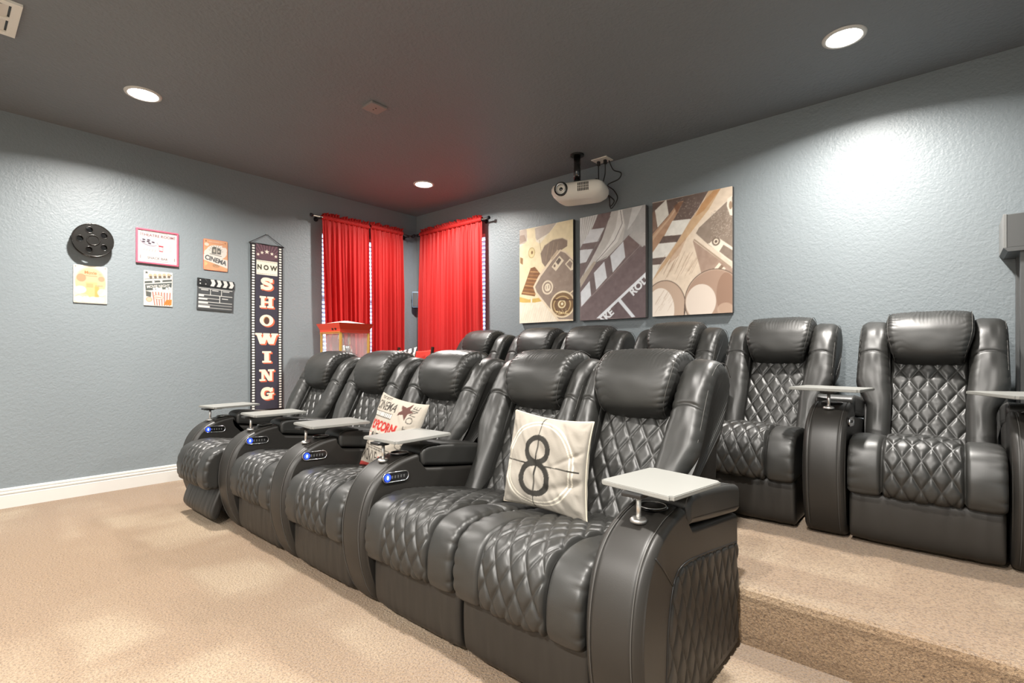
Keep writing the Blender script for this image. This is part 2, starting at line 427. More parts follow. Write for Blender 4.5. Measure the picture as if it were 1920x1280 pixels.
def print_panel(name, ink, place, material, parent=None):
    """place(u metres, v metres) -> xyz"""
    W, H = ink.W, ink.H
    xs = np.linspace(0, ink.w, W); ys = np.linspace(0, ink.h, H)
    X, Y = np.meshgrid(xs, ys)
    V = place(X.ravel(), Y.ravel()); F = []
    for i in range(H-1):
        for j in range(W-1):
            a = i*W+j; F.append((a, a+1, a+W+1, a+W))
    return ink_mesh(name, V, F, ink.out().reshape(-1, 3), material, parent, smooth=False)

# ================================================================== THE SETTING
def struct(name, bm_or_args, material, kind='structure'):
    o = obj_bm(name, bm_or_args, material); o['kind'] = kind; return o
def sbox(name, *a, material, bevel=0.0):
    o = box(name, *a, material, None, bevel); o['kind'] = 'structure'; return o
T = 0.12
sbox('floor', -T, ROOM_X+T, ROOM_Y-T, 0.0, -0.1, 0.0, material=M['carpet'])
# raised platform for the back row, carpeted over a rounded nose
nose = [(RISER_Y+0.012, 0.0), (RISER_Y+0.004, 0.05), (RISER_Y, 0.12), (RISER_Y-0.002, RISER_Z-0.05), (RISER_Y-0.006, RISER_Z-0.028),
        (RISER_Y+0.002, RISER_Z-0.008), (RISER_Y+0.022, RISER_Z), (RISER_Y+0.3, RISER_Z-0.001), (0.0, RISER_Z), (0.0, 0.001)]
prism('floor_platform', nose, 'x', 0.001, ROOM_X-0.001, M['carpet'])['kind'] = 'structure'
sbox('ceiling', -T, ROOM_X+T, ROOM_Y-T, T, ROOM_Z, ROOM_Z+0.1, material=M['ceiling'])
# window openings
WA = (-1.228, -0.26, 0.95, 2.36)      # on the left wall (y0, y1, z0, z1)
WB = (0.26, 1.168, 0.95, 2.36)         # on the back wall (x0, x1, z0, z1)
bm = bmesh.new()
add_box(bm, -T, 0, ROOM_Y-T, WA[0], 0, ROOM_Z); add_box(bm, -T, 0, WA[1], T, 0, ROOM_Z)
add_box(bm, -T, 0, WA[0], WA[1], 0, WA[2]); add_box(bm, -T, 0, WA[0], WA[1], WA[3], ROOM_Z)
struct('wall_left', bm, M['wall'])
bm = bmesh.new()
add_box(bm, 0, WB[0], 0, T, 0, ROOM_Z); add_box(bm, WB[1], ROOM_X+T, 0, T, 0, ROOM_Z)
add_box(bm, WB[0], WB[1], 0, T, 0, WB[2]); add_box(bm, WB[0], WB[1], 0, T, WB[3], ROOM_Z)
struct('wall_back', bm, M['wall'])
sbox('wall_right', ROOM_X, ROOM_X+T, ROOM_Y-T, 0, 0, ROOM_Z, material=M['wall'])
sbox('wall_front', 0, ROOM_X, ROOM_Y-T, ROOM_Y, 0, ROOM_Z, material=M['wall'])
# baseboards: stepped profile
def base_prof(h=0.135, t=0.022):
    return [(0, 0), (t, 0), (t, h*0.64), (t*0.62, h*0.67), (t*0.62, h*0.71), (t*0.9, h*0.73), (t*0.9, h*0.80), (t*0.42, h*0.83), (t*0.42, h*0.87), (t*0.6, h*0.89), (t*0.55, h*0.97), (t*0.3, h), (0, h)]
def baseboard(name, wall, a0, a1, z=0.0):
    pr = base_prof()
    if wall == 'left': o = prism(name, [(p[0], p[1]+z) for p in pr], 'y', a0, a1, M['white_trim'])
    elif wall == 'right': o = prism(name, [(ROOM_X-p[0], p[1]+z) for p in pr], 'y', a0, a1, M['white_trim'])
    elif wall == 'back': o = prism(name, [(-p[0], p[1]+z) for p in pr], 'x', a0, a1, M['white_trim'])
    else: o = prism(name, [(ROOM_Y+p[0], p[1]+z) for p in pr], 'x', a0, a1, M['white_trim'])
    o['kind'] = 'structure'; return o
baseboard('baseboard_left', 'left', ROOM_Y+0.017, RISER_Y-0.01)
baseboard('baseboard_right', 'right', ROOM_Y+0.017, RISER_Y-0.01)
baseboard('baseboard_front', 'front', 0.0, ROOM_X)
sbox('added_bounce_screen', 0.75, 4.9, ROOM_Y+0.002, ROOM_Y+0.03, 0.75, 2.45, material=M['white_trim'])  # pale screen added out of view to bounce light onto the chair fronts
baseboard('baseboard_back', 'back', 0.02, ROOM_X-0.02, RISER_Z)
# windows: frame, glass, blinds
def window(name, wall, a0, a1, z0, z1):
    w = thing(name, None, None); del_ = w; w['kind'] = 'structure'
    def B(n, u0, u1, d0, d1, za, zb, m, p=w, bevel=0.0, rot=None):
        # u along wall, d depth outward from the inner wall face
        if wall == 'left': return box(n, -d1, -d0, u0, u1, za, zb, m, p, bevel, rot)
        return box(n, u0, u1, d0, d1, za, zb, m, p, bevel, rot)
    f = 0.035
    for (u0, u1, za, zb) in ((a0, a0+f, z0, z1), (a1-f, a1, z0, z1), (a0+f, a1-f, z0, z0+f), (a0+f, a1-f, z1-f, z1), (a0+f, a1-f, (z0+z1)/2-0.015, (z0+z1)/2+0.015)):
        B('window_frame', u0, u1, 0.075, 0.105, za, zb, M['white_trim'])
    B('pane', a0+f, a1-f, 0.088, 0.092, z0+f, (z0+z1)/2-0.015, M['glass'])
    B('pane', a0+f, a1-f, 0.088, 0.092, (z0+z1)/2+0.015, z1-f, M['glass'])
    B('blind_head_rail', a0+0.01, a1-0.01, 0.01, 0.05, z1-0.04, z1-0.002, M['white_trim'])
    bm = bmesh.new(); n = int((z1-z0-0.06)/0.043)
    for i in range(n):
        z = z0+0.03+i*0.043
        a = math.radians(32)
        if wall == 'left': add_box(bm, -0.055, -0.008, a0+0.012, a1-0.012, z-0.0013, z+0.0013, rot=Matrix.Rotation(a, 4, 'Y'))
        else: add_box(bm, a0+0.012, a1-0.012, 0.008, 0.055, z-0.0013, z+0.0013, rot=Matrix.Rotation(-a, 4, 'X'))
    sl = obj_bm('blind_slats', bm, M['blind'], w); sl['kind'] = 'stuff'
    return w
window('window_1', 'left', *WA)
window('window_2', 'back', *WB)

# ================================================================== RECLINERS
SH = 0.265     # half seat width
def make_seat_mesh_set():
    S = {}
    return S
seat_out = [(0.62, 0.385), (0.45, 0.415), (0.25, 0.452), (0.10, 0.472), (0.0, 0.463), (-0.055, 0.430), (-0.083, 0.370), (-0.089, 0.305),
            (-0.082, 0.258), (-0.055, 0.236), (0.10, 0.24), (0.35, 0.24), (0.60, 0.25)]
def seat_disp(s, xf, y, z):
    x = xf*0.262
    g = -0.016*np.exp(-((abs(x)-0.135)/0.007)**2)                    # seams beside the quilted panel
    pf = 0.008*np.sqrt(np.maximum(0, 1-((abs(x)-0.2)/0.068)**2))*(abs(x) > 0.135)
    seam = -0.010*np.exp(-((y-0.19-0.03*np.cos((abs(x)-0.2)*20))/0.006)**2)*(z > 0.4)*(abs(x) > 0.14)   # cross seam on the side panels
    e = np.exp(-(0.262-abs(x))/0.018)
    puck = -0.012*e*(1-np.abs(np.sin(s*110+5*vnoise(s*14, xf*2)))**0.6)
    wr = 0.004*(vnoise(s*26, xf*5+2)-0.5)
    return g+pf+seam+puck+wr
head_out = [(0.755, 0.792), (0.712, 0.805), (0.672, 0.85), (0.668, 0.93), (0.70, 1.005), (0.755, 1.055), (0.84, 1.078), (0.93, 1.055), (0.985, 0.985),
            (0.975, 0.90), (0.90, 0.84), (0.82, 0.80)]
def head_disp(s, xf, y, z):
    e = np.exp(-(1-abs(xf))/0.11)
    puck = -0.015*e*(1-np.abs(np.sin(s*88+xf*2.0+6*vnoise(s*11, xf*3+5)))**0.7)*np.clip(vnoise(s*8+1, 3.3*np.sign(xf)+5)*1.7-0.25, 0.05, 1.2)
    puff_ = 0.010*(1-xf*xf)
    wr = 0.005*(vnoise(s*16+5, xf*2.2+9)-0.5)
    top = -0.004*np.abs(np.sin(xf*38+5*vnoise(s*12, xf*5)))*np.exp(-((y-0.80)/0.06)**2)*(z > 1.0)
    return puck+puff_+wr+top
wing_out = [(0.455, 0.385), (0.478, 0.45), (0.555, 0.60), (0.655, 0.78), (0.725, 0.905), (0.785, 0.985), (0.86, 1.025), (0.945, 1.018), (1.00, 0.965),
            (1.00, 0.89), (0.93, 0.77), (0.80, 0.58), (0.70, 0.42), (0.58, 0.37)]
def wing_disp(s, xf, y, z):
    pf = 0.014*(1-xf*xf)
    front = (y < 0.90)
    seam = -0.009*np.exp(-((z-0.845-0.02*(1-xf*xf))/0.0055)**2)*front
    e = np.exp(-(1-abs(xf))/0.14)
    puck = -0.015*e*(1-np.abs(np.sin(s*120+5*vnoise(s*11, xf+4)))**0.7)*np.clip(vnoise(s*9+3, 7.0+np.sign(xf))*1.6-0.2, 0.05, 1.2)*(z > 0.55)
    wr = 0.006*(vnoise(s*22+9, xf*2.5+3)-0.5)*(z > 0.45)
    return pf+seam+puck+wr
def smooth(a, b, z): 
    t = np.clip((z-a)/(b-a), 0, 1); return t*t*(3-2*t)
def wing_fun(side, outer):
    # returns (left edge fn, right edge fn) of z
    inn = lambda z: 0.148+0.020*smooth(0.6, 0.85, z)
    out = lambda z: 0.255+(outer-0.255)*smooth(0.56, 0.72, z)
    if side > 0: return inn, out
    return (lambda z: -out(z)), (lambda z: -inn(z))
quilt_back_path = [(0.50, 0.372), (0.535, 0.42), (0.60, 0.53), (0.675, 0.67), (0.735, 0.78), (0.775, 0.86)]
quilt_seat_path = [(0.60, 0.392), (0.45, 0.417), (0.25, 0.454), (0.10, 0.474), (0.0, 0.465), (-0.055, 0.432), (-0.084, 0.370), (-0.090, 0.305), (-0.083, 0.258), (-0.054, 0.237)]
shell_out = [(0.60, 0.36), (0.74, 0.62), (0.86, 0.86), (0.91, 0.955), (0.96, 0.965), (1.01, 0.90), (1.00, 0.72), (0.965, 0.45), (0.92, 0.30), (0.88, 0.262), (0.66, 0.262)]
foot_out = [(0.02, 0.236), (-0.020, 0.236), (-0.040, 0.215), (-0.042, 0.12), (-0.034, 0.05), (-0.012, 0.022), (0.015, 0.02), (0.02, 0.05), (0.02, 0.18)]
def foot_disp(s, xf, y, z):
    wr = 0.0035*(vnoise(xf*13+5, z*4)-0.5)+0.0015*(vnoise(xf*30, z*9)-0.5)
    return 0.006*(1-xf*xf)**0.5+wr*(np.asarray(y) < 0.0)

def seam_tube(path, xfun, r, parent, name='piping', n=60):
    P, s = spline(path, n, closed=False)
    x = np.array([xfun(p) for p in P])
    return tube(name, np.stack([x, P[:, 0], P[:, 1]], 1), r, M['thread'], parent, n=5)

_cache = {}
def recliner(label, group, loc, wl=0.312, wr=0.312, open_foot=0.0, hl=None):
    """wl / wr: how far the left and right wings flare (narrow where a neighbour has no arm between)"""
    t = thing('recliner', label, 'recliner', loc, 0, group)
    def part(name, key, make, parent=t):
        if key in _cache:
            o = _cache[key].copy(); COL.objects.link(o); o.parent = parent
            o.location = (0, 0, 0); o.rotation_euler = (0, 0, 0)
            for ch in _cache[key].children:
                c = ch.copy(); COL.objects.link(c); c.parent = o
            return o
        o = make(parent); _cache[key] = o; return o
    s = part('seat_cushion', 'seat', lambda p: puff('seat_cushion', seat_out, -0.2605, 0.2605, 0.018, M['leather'], p, n=260, nx=70, disp=seat_disp))
    if not [c for c in s.children if c.name.startswith('quilted')]:
        quilt_sheet('quilted_panel', quilt_seat_path, -0.134, 0.134, 0.0645, 0.118, 0.0085, M['leather'], s, lift=0.003, bulge=0.007, nx=100, n=210)
    b = part('backrest', 'shell', lambda p: puff('backrest', shell_out, -0.262, 0.262, 0.03, M['leather_matte'], p, n=90, nx=8))
    if not [c for c in b.children if c.name.startswith('quilted')]:
        quilt_sheet('quilted_panel', quilt_back_path, -0.158, 0.158, 0.0775, 0.128, 0.0095, M['leather'], b, lift=0.0, bulge=0.014, nx=96, n=150)
    def mk_wing(side, outer):
        def f(p):
            l, r = wing_fun(side, outer)
            o = puff('side_bolster', wing_out, l, r, 0.034, M['leather'], p, n=380, nx=20, disp=wing_disp)
            l2, r2 = wing_fun(side, outer)
            edge = (r2 if side > 0 else l2)
            pth = [(q[0]+0.012, q[1]-0.004) for q in wing_out[1:9]]
            seam_tube(pth, lambda q: float(edge(q[1]))-side*0.008, 0.0014, o)
            return o
        return f
    part('side_bolster', ('w', -1, wl), mk_wing(-1, wl)); part('side_bolster', ('w', 1, wr), mk_wing(1, wr))
    hx = lambda z: 0.152+0.033*smooth(0.79, 1.0, z)
    def mk_head(p):
        o = puff('headrest', head_out, lambda z: -hx(z), lambda z: hx(z), 0.032, M['leather'], p, n=260, nx=56, disp=head_disp)
        for sd in (-1, 1):
            seam_tube([(q[0]+0.010, q[1]) for q in head_out[1:8]], lambda q: sd*(float(hx(q[1]))-0.010), 0.0014, o)
        return o
    part('headrest', 'head', mk_head)
    f = part('footrest', 'foot', lambda p: puff('footrest', foot_out, -0.257, 0.257, 0.014, M['leather_matte'], p, n=90, nx=60, disp=foot_disp))
    u = part('base_frame', 'frame', lambda p: box('base_frame', -0.25, 0.25, 0.03, 0.655, 0.012, 0.24, M['dark'], p, bevel=0.01))
    if open_foot:
        # power footrest eased part-way out: the front flap tips forward on its linkage
        f.rotation_euler = (-open_foot, 0, 0); f.location = (0, -0.118, 0.028)
        s.location = (0, -0.075, 0.0)
        for sx in (-0.2, 0.2):
            cyl('linkage', (sx, 0.05, 0.10), (sx, -0.10, 0.135), 0.008, M['steel'], t, n=8)
    return t

# ------------------------------------------------------------------ arm consoles
arm_out = [(0.010, 0.008), (-0.038, 0.06), (-0.078, 0.17), (-0.094, 0.29), (-0.084, 0.40), (-0.050, 0.49), (0.01, 0.553), (0.09, 0.590), (0.165, 0.606), (0.205, 0.606), (0.214, 0.57),
           (0.235, 0.545), (0.40, 0.52), (0.64, 0.488), (0.675, 0.46), (0.680, 0.30), (0.680, 0.04), (0.66, 0.008), (0.4, 0.004), (0.1, 0.004)]
def arm_disp(s, xf, y, z):
    fr = np.asarray((y < 0.20) & (z > 0.02))
    g = -0.0045*np.exp(-((abs(xf)-0.70)/0.035)**2)*fr
    rnd = -0.012*smooth(0.72, 1.0, abs(xf))*np.exp(-np.maximum(y+0.1, 0)/0.12)
    return g+rnd+0.004*(1-xf*xf)*fr
lid_out = [(0.222, 0.556), (0.216, 0.600), (0.232, 0.632), (0.30, 0.640), (0.50, 0.618), (0.66, 0.590), (0.688, 0.570), (0.690, 0.52), (0.680, 0.494), (0.62, 0.496), (0.42, 0.524), (0.26, 0.549)]
AW = 0.085
side_poly = [(-0.005, 0.03), (0.055, 0.03), (0.065, 0.20), (0.080, 0.335), (0.115, 0.425), (0.17, 0.452), (0.30, 0.442), (0.66, 0.385), (0.672, 0.36), (0.672, 0.03)]
def side_quilt(parent, sx, hw):
    poly = side_poly[1:]
    ny, nz = 150, 110
    ys = np.linspace(0.05, 0.676, ny); zs = np.linspace(0.02, 0.46, nz)
    Yg, Zg = np.meshgrid(ys, zs)
    P = np.array(poly)
    ins = np.zeros(Yg.shape, bool); dist = np.full(Yg.shape, 9.0)
    for a, b in zip(P, np.roll(P, -1, 0)):
        c = ((a[1] > Zg) != (b[1] > Zg)) & (Yg < (b[0]-a[0])*(Zg-a[1])/(b[1]-a[1]+1e-12)+a[0]); ins ^= c
        d = b-a; t = np.clip(((Yg-a[0])*d[0]+(Zg-a[1])*d[1])/(d@d), 0, 1)
        dist = np.minimum(dist, np.hypot(Yg-a[0]-t*d[0], Zg-a[1]-t*d[1]))
    dist = np.where(ins, dist, -dist)
    fall = np.clip(dist/0.012, 0, 1)**0.5
    h = (0.001+quilt_h(Yg/0.066, Zg/0.155, 0.0072))*fall-0.006*(1-fall)
    X = sx*(hw-0.001+h)
    V = np.stack([X, Yg, Zg], -1).reshape(-1, 3); F = []
    keep = dist > -0.006
    for i in range(nz-1):
        for j in range(ny-1):
            if keep[i, j] or keep[i+1, j+1]:
                a = i*ny+j; F.append((a, a+1, a+ny+1, a+ny))
    raw('quilted_panel', V, F, M['leather_matte'], parent)
    tube('panel_seam', [(sx*(hw+0.0005), p[0], p[1]) for p in spline(poly[0:7], 60, False)[0]], 0.0022, M['dark'], parent, n=5)
    tube('panel_seam', [(sx*(hw+0.0005), y, z) for (y, z) in ((-0.005, 0.525), (0.04, 0.485), (0.103, 0.418))], 0.0026, M['dark'], parent, n=5)

def control_panel(parent, sx, hw, lit=True):
    """pill shaped switch plate with chrome rim on the side of the arm, facing the sitter"""
    c = thing('control_panel', None, None); c.parent = parent; c.location = (sx*(hw+0.003), 0.070, 0.532); c.rotation_euler = (0, 0, 0)
    def pill(L, r, n=10):
        return [(-L*0+L/2+r*math.cos(t), r*math.sin(t)) for t in np.linspace(-PI/2, PI/2, n)]+[(-L/2+r*math.cos(t), r*math.sin(t)) for t in np.linspace(PI/2, 3*PI/2, n)]
    tilt = math.radians(-3)
    def rot(P, dy=0, dz=0): return [(p[0]*math.cos(tilt)-p[1]*math.sin(tilt)+dy, p[0]*math.sin(tilt)+p[1]*math.cos(tilt)+dz) for p in P]
    prism('switch_plate', rot(pill(0.092, 0.0215)), 'x', -0.004, 0.004, M['gloss_black'], c)
    tube('chrome_rim', [(sx*0.004, p[0], p[1]) for p in rot(pill(0.092, 0.0205, 12))], 0.0022, M['chrome'], c, n=6, closed=True)
    for k in range(5):
        y = -0.020+k*0.0155
        q = rot([(y, 0)])[0]
        box('button', sx*0.004-0.0015, sx*0.004+0.0015, q[0]-0.0035, q[0]+0.0035, q[1]-0.006, q[1]+0.006, M['box_grey'], c, bevel=0.001)
    if lit:
        q = rot([(-0.044, 0)])[0]
        prism('blue_light', [(q[0]+0.0165*math.cos(t), q[1]+0.0165*math.sin(t)) for t in np.linspace(0, 2*PI, 20, endpoint=False)], 'x', min(sx*0.0035, sx*0.0058), max(sx*0.0035, sx*0.0058), M['blue_led'], c)
        prism('blue_light_core', [(q[0]+0.005*math.cos(t), q[1]+0.009*math.sin(t)) for t in np.linspace(0, 2*PI, 12, endpoint=False)], 'x', min(sx*0.005, sx*0.0068), max(sx*0.005, sx*0.0068), M['blue_glow'], c)
    return c

def swivel_tray(parent, rz=0.0, dx=0.0, dy=0.115, zt=0.684, tw=0.245, tl=0.30):
    pole = cyl('tray_post', (0, 0.068, 0.58), (0, 0.068, zt-0.012), 0.0072, M['steel'], parent, n=14)
    lathe_o = lathe('post_foot', [(0.0, 0.0), (0.024, 0.0), (0.0245, 0.007), (0.020, 0.012), (0.009, 0.014), (0.0, 0.014)], M['steel'], pole, n=24)
    lathe_o.location = (0, 0.068, 0.586)
    bm = bmesh.new(); 
    r = Matrix.Rotation(rz, 4, 'Z')
    c = Vector((0, 0.068, 0))+r.to_3x3() @ Vector((dx, dy, 0))
    m = Matrix.Translation((c.x, c.y, zt-0.002)) @ r
    bmesh.ops.create_cube(bm, size=1.0, matrix=m @ Matrix.Diagonal((tw, tl, 0.013, 1)))
    vert_e = [e for e in bm.edges if abs((e.verts[0].co-e.verts[1].co).z) > 0.005]
    bmesh.ops.bevel(bm, geom=vert_e, offset=0.010, segments=3, affect='EDGES')
    flat_e = [e for e in bm.edges if abs((e.verts[0].co-e.verts[1].co).z) < 0.001]
    bmesh.ops.bevel(bm, geom=flat_e, offset=0.002, segments=2, affect='EDGES')
    t = obj_bm('tray_top', bm, M['tray'], parent)
    cyl('swivel_hub', (0, 0.068, zt-0.024), (0, 0.068, zt-0.008), 0.026, M['dark'], t, n=20)
    br = box('slide_bracket', -0.03, 0.03, 0.02, 0.14, zt-0.020, zt-0.008, M['dark'], t, bevel=0.003)
    return t

def console(label, group, loc, hw=AW, left_panel=False, right_panel=False, tray=None, ctrl=1, lit=True, holder_ring=True):
    t = thing('arm_console', label, 'armrest', loc, 0, group)
    key = ('arm', hw)
    if key not in _cache:
        a = puff('arm_body', arm_out, -hw, hw, 0.016, M['leather_matte'], t, n=180, nx=30, disp=arm_disp)
        l = puff('storage_lid', lid_out, -hw-0.003, hw+0.003, 0.018, M['leather'], t, n=110, nx=12)
        seam_tube(lid_out[1:7], lambda q: hw-0.010, 0.0012, l, 'lid_seam'); seam_tube(lid_out[1:7], lambda q: -hw+0.010, 0.0012, l, 'lid_seam')
        for sd in (-1, 1):
            P, _ = spline(arm_out[0:9], 70, False); N = -outn(P, False)
            Q = P+N*0.0005
            tube('front_seam', [(sd*hw*0.715, q[0]-0.0015, q[1]+0.001) for q in Q], 0.0013, M['thread'], a, n=5)
        # cup holder well with its ring
        w = lathe('cup_holder', [(0.047, 0.004), (0.045, 0.0075), (0.040, 0.0075), (0.0375, 0.002), (0.0365, -0.003), (0.0, -0.0035)], M['gloss_black'], t, n=36)
        w.location = (0, 0.155, 0.606)
        rg = tube('holder_ring', [(0.040*math.cos(k), 0.040*math.sin(k), 0.0078) for k in np.linspace(0, 2*PI, 28, endpoint=False)], 0.0014, M['steel'], w, n=6, closed=True)
        _cache[key] = (a, l, w)
    else:
        for o in _cache[key]:
            c = copy_tree(o, t)
    if right_panel: side_quilt(t, 1, hw)
    if left_panel: side_quilt(t, -1, hw)
    if ctrl: control_panel(t, ctrl, hw, lit)
    if tray is not None: swivel_tray(t, **tray)
    return t

FY, BY = -2.65, -1.127
GF = 'front row recliners'; GB = 'back row recliners'
# front row from the far left end to the near right end
recliner('black quilted recliner at far left end of front row, footrest flap tipped out', GF, (1.265, FY, 0), open_foot=0.42)
recliner('black quilted front row recliner second from left, nothing on its seat', GF, (1.975, FY, 0))
recliner('black quilted front row recliner holding the popcorn word cushion', GF, (2.68, FY, 0))
recliner('black quilted front row recliner behind and left of the number 8 cushion', GF, (3.385, FY, 0), wr=0.262)
recliner('nearest large black quilted recliner at right end of front row', GF, (3.915, FY, 0), wl=0.262)
GC = 'front row arm consoles'
console('black arm console at far left end of front row with tray near the wall banner', GC, (0.915, FY, 0), tray=dict(rz=0.12, tl=0.33, dy=0.14))
console('second arm console from left in front row with brightest blue light', GC, (1.62, FY, 0), tray=dict(rz=-0.03, tl=0.33, dy=0.14, dx=0.01))
console('middle arm console of front row left of the popcorn word cushion', GC, (2.328, FY, 0), tray=dict(rz=-0.1, tw=0.26, tl=0.33, dy=0.14, dx=0.01))
console('arm console between popcorn cushion recliner and the near two-seater', GC, (3.032, FY, 0), tray=dict(rz=0.03, tl=0.33, dy=0.14))
console('nearest arm console with diamond quilted outer side and big silver tray', GC, (4.268, FY, 0), right_panel=True, ctrl=0, tray=dict(rz=-0.16, tw=0.245, tl=0.262, dx=0.005, dy=0.10))
# back row on the platform
for (x, lab, wl_, wr_) in ((1.45, 'farthest small back row recliner beside the red curtain', 0.312, 0.312),
                           (2.16, 'back row recliner below the left picture, second from curtain', 0.312, 0.262),
                           (2.69, 'back row recliner below the middle clapperboard picture', 0.262, 0.312),
                           (3.42, 'back row recliner below the right picture, behind nearest headrest', 0.312, 0.312),
                           (4.112, 'back row recliner second from right, left of the tray post', 0.312, 0.312),
                           (4.845, 'rightmost back row recliner seen almost straight on', 0.312, 0.312)):
    recliner('black quilted '+lab, GB, (x, BY, RISER_Z), wl=wl_, wr=wr_)
GD = 'back row arm consoles'
for (x, lab, tr) in ((1.095, 'back row arm console at far left end by the red curtain', None),
                     (1.805, 'back row arm console between the two farthest recliners', None),
                     (3.055, 'back row arm console behind the nearest front row headrest', None),
                     (3.765, 'back row arm console left of the second recliner from right', None),
                     (4.492, 'back row arm console with silver tray between the two right recliners', dict(rz=PI/2-0.15, tw=0.245, tl=0.30, dy=0.0, dx=0.03)),
                     (5.20, 'back row arm console at right edge of view with silver tray', dict(rz=0.5, dy=0.08))):
    console('black '+lab, GD, (x, BY, RISER_Z), tray=tr, ctrl=1, lit=False)

# ================================================================== CEILING FITTINGS
for i, (x, y) in enumerate(LIGHT_XY):  # the last two fixtures hold the added front-fill lamps
    lab = ['white recessed ceiling light near the window corner', 'white recessed ceiling light above the right end of back row', 'white recessed ceiling light in front of the left wall signs',
           'white recessed ceiling light above the open floor by the near end', 'white recessed ceiling light near the screen wall, left', 'unseen ceiling light added as front fill near the screen wall, right', 'unseen ceiling light added as front fill near the screen wall, middle'][i]
    t = thing('ceiling_light', lab, 'light', (x, y, ROOM_Z), 0, 'recessed ceiling lights')
    lathe('trim_ring', [(0.102, 0.0), (0.100, -0.006), (0.085, -0.009), (0.080, -0.006), (0.079, 0.0)], M['white_trim'], t, n=40)
    lathe('lens', [(0.0795, -0.004), (0.05, -0.0055), (0.0, -0.006)], M['lamp'], t, n=32)

# air register near the left edge of the ceiling (long side along x)
t = thing('ceiling_vent', 'white metal ceiling air register at top left corner', 'vent', (0, 0, 0))
vx0, vx1, vy0, vy1 = 1.205, 1.570, -4.05, -3.61
bm = bmesh.new()
zt, zb = ROOM_Z, ROOM_Z-0.012
for (a, b, c, d) in ((vx0, vx0+0.035, vy0, vy1), (vx1-0.035, vx1, vy0, vy1), (vx0+0.035, vx1-0.035, vy0, vy0+0.035), (vx0+0.035, vx1-0.035, vy1-0.035, vy1), ((vx0+vx1)/2-0.012, (vx0+vx1)/2+0.012, vy0+0.035, vy1-0.035)):
    add_box(bm, a, b, c, d, zb, zt)
obj_bm('frame', bm, M['vent_white'], t)
box('backing', vx0+0.02, vx1-0.02, vy0+0.02, vy1-0.02, zt-0.002, zt-0.0005, M['dark'], t)
for col in (0, 1):
    xa = vx0+0.037 if col == 0 else (vx0+vx1)/2+0.013
    xb = (vx0+vx1)/2-0.013 if col == 0 else vx1-0.037
    for k in range(7):
        y = vy0+0.06+k*0.053
        box('slat', xa, xb, y-0.019, y+0.019, zt-0.0105, zt-0.009, M['vent_white'], t, rot=Matrix.Rotation(math.radians(22), 4, 'X'))
# flat detector plate
t = thing('ceiling_plate', 'small square grey cover plate on the middle of the ceiling', 'detector', (1.985, -1.925, ROOM_Z))
box('cover', -0.062, 0.062, -0.062, 0.062, -0.016, 0.0, M['plate_paint'], t, bevel=0.004)
for k in (-1, 1): cyl('screw', (0.015*k, 0.0, -0.018), (0.015*k, 0.0, -0.015), 0.005, M['dark'], t, n=10)

# ================================================================== PROJECTOR
t = thing('projector', 'white ceiling-mounted projector with round lens left and vent grille', 'projector', (2.60, -0.345, 2.405), 0.30)
def proj_body():
    # plan outline (x, y) front towards -y, stacked in z with a tapered underside
    def plan(sx, sy, n=64):
        P = []
        for k in range(n):
            a = 2*PI*k/n; c, s_ = math.cos(a), math.sin(a); e = 0.36
            P.append((sx*math.copysign(abs(c)**e, c), sy*math.copysign(abs(s_)**e, s_)))
        return P
    L = [(0.120, 0.075, -0.075), (0.165, 0.115, -0.066), (0.205, 0.142, -0.040), (0.222, 0.150, -0.008), (0.222, 0.150, 0.022), (0.212, 0.143, 0.045), (0.185, 0.125, 0.058), (0.13, 0.09, 0.062)]
    V, F = [], []; n = 64
    for (a, b, z) in L: V += [(p[0], p[1], z) for p in plan(a, b)]
    for i in range(len(L)-1):
        for k in range(n): F.append((i*n+k, i*n+(k+1) % n, (i+1)*n+(k+1) % n, (i+1)*n+k))
    F.append(tuple(range(n))[::-1]); F.append(tuple((len(L)-1)*n+k for k in range(n)))
    return raw('housing', V, F, M['white_plastic'], t)
h = proj_body()
def ring_y(name, x, z, prof, m, par, n=32):
    o = lathe(name, prof, m, par, n=n, axis='y'); o.location = (x, -0.148, z); return o
ln = ring_y('lens_barrel', -0.118, 0.004, [(0.056, 0.01), (0.056, -0.012), (0.051, -0.016), (0.044, -0.010), (0.038, 0.006), (0.032, 0.012), (0.0, 0.014)], M['gloss_black'], t)
rg = lathe('focus_ring', [(0.043, -0.018), (0.040, -0.020), (0.037, -0.016), (0.036, -0.009)], M['chrome'], ln, n=32, axis='y')
lathe('front_element', [(0.020, 0.003), (0.014, -0.002), (0.0, -0.005)], M['lens_glass'], ln, n=24, axis='y')
for k in range(7):
    box('vent_slot', 0.022+k*0.0135, 0.0290+k*0.0135, -0.1535, -0.146, -0.030, 0.036, M['dark'], t, bevel=0.001)
for zz in (-0.006, 0.012): box('vent_bar', 0.018, 0.110, -0.1545, -0.146, zz-0.0015, zz+0.0015, M['white_plastic'], t)
for sx, sy in ((-0.16, -0.09), (0.16, -0.09), (0.0, 0.09)): cyl('foot', (sx, sy, 0.052), (sx, sy, 0.068), 0.012, M['dark'], t, n=12)
m = thing('mount', None, None); m.parent = t
PX, PY = -0.035, 0.03
cyl('ceiling_disc', (PX, PY, 0.323), (PX, PY, 0.335), 0.058, M['dark'], m)
cyl('drop_pole', (PX, PY, 0.10), (PX, PY, 0.325), 0.029, M['gloss_black'], m)
cyl('ball_joint', (PX, PY, 0.085), (PX, PY, 0.13), 0.036, M['dark'], m, r1=0.026)
box('arm_plate', PX-0.07, PX+0.07, PY-0.05, PY+0.05, 0.062, 0.088, M['dark'], m, bevel=0.004)
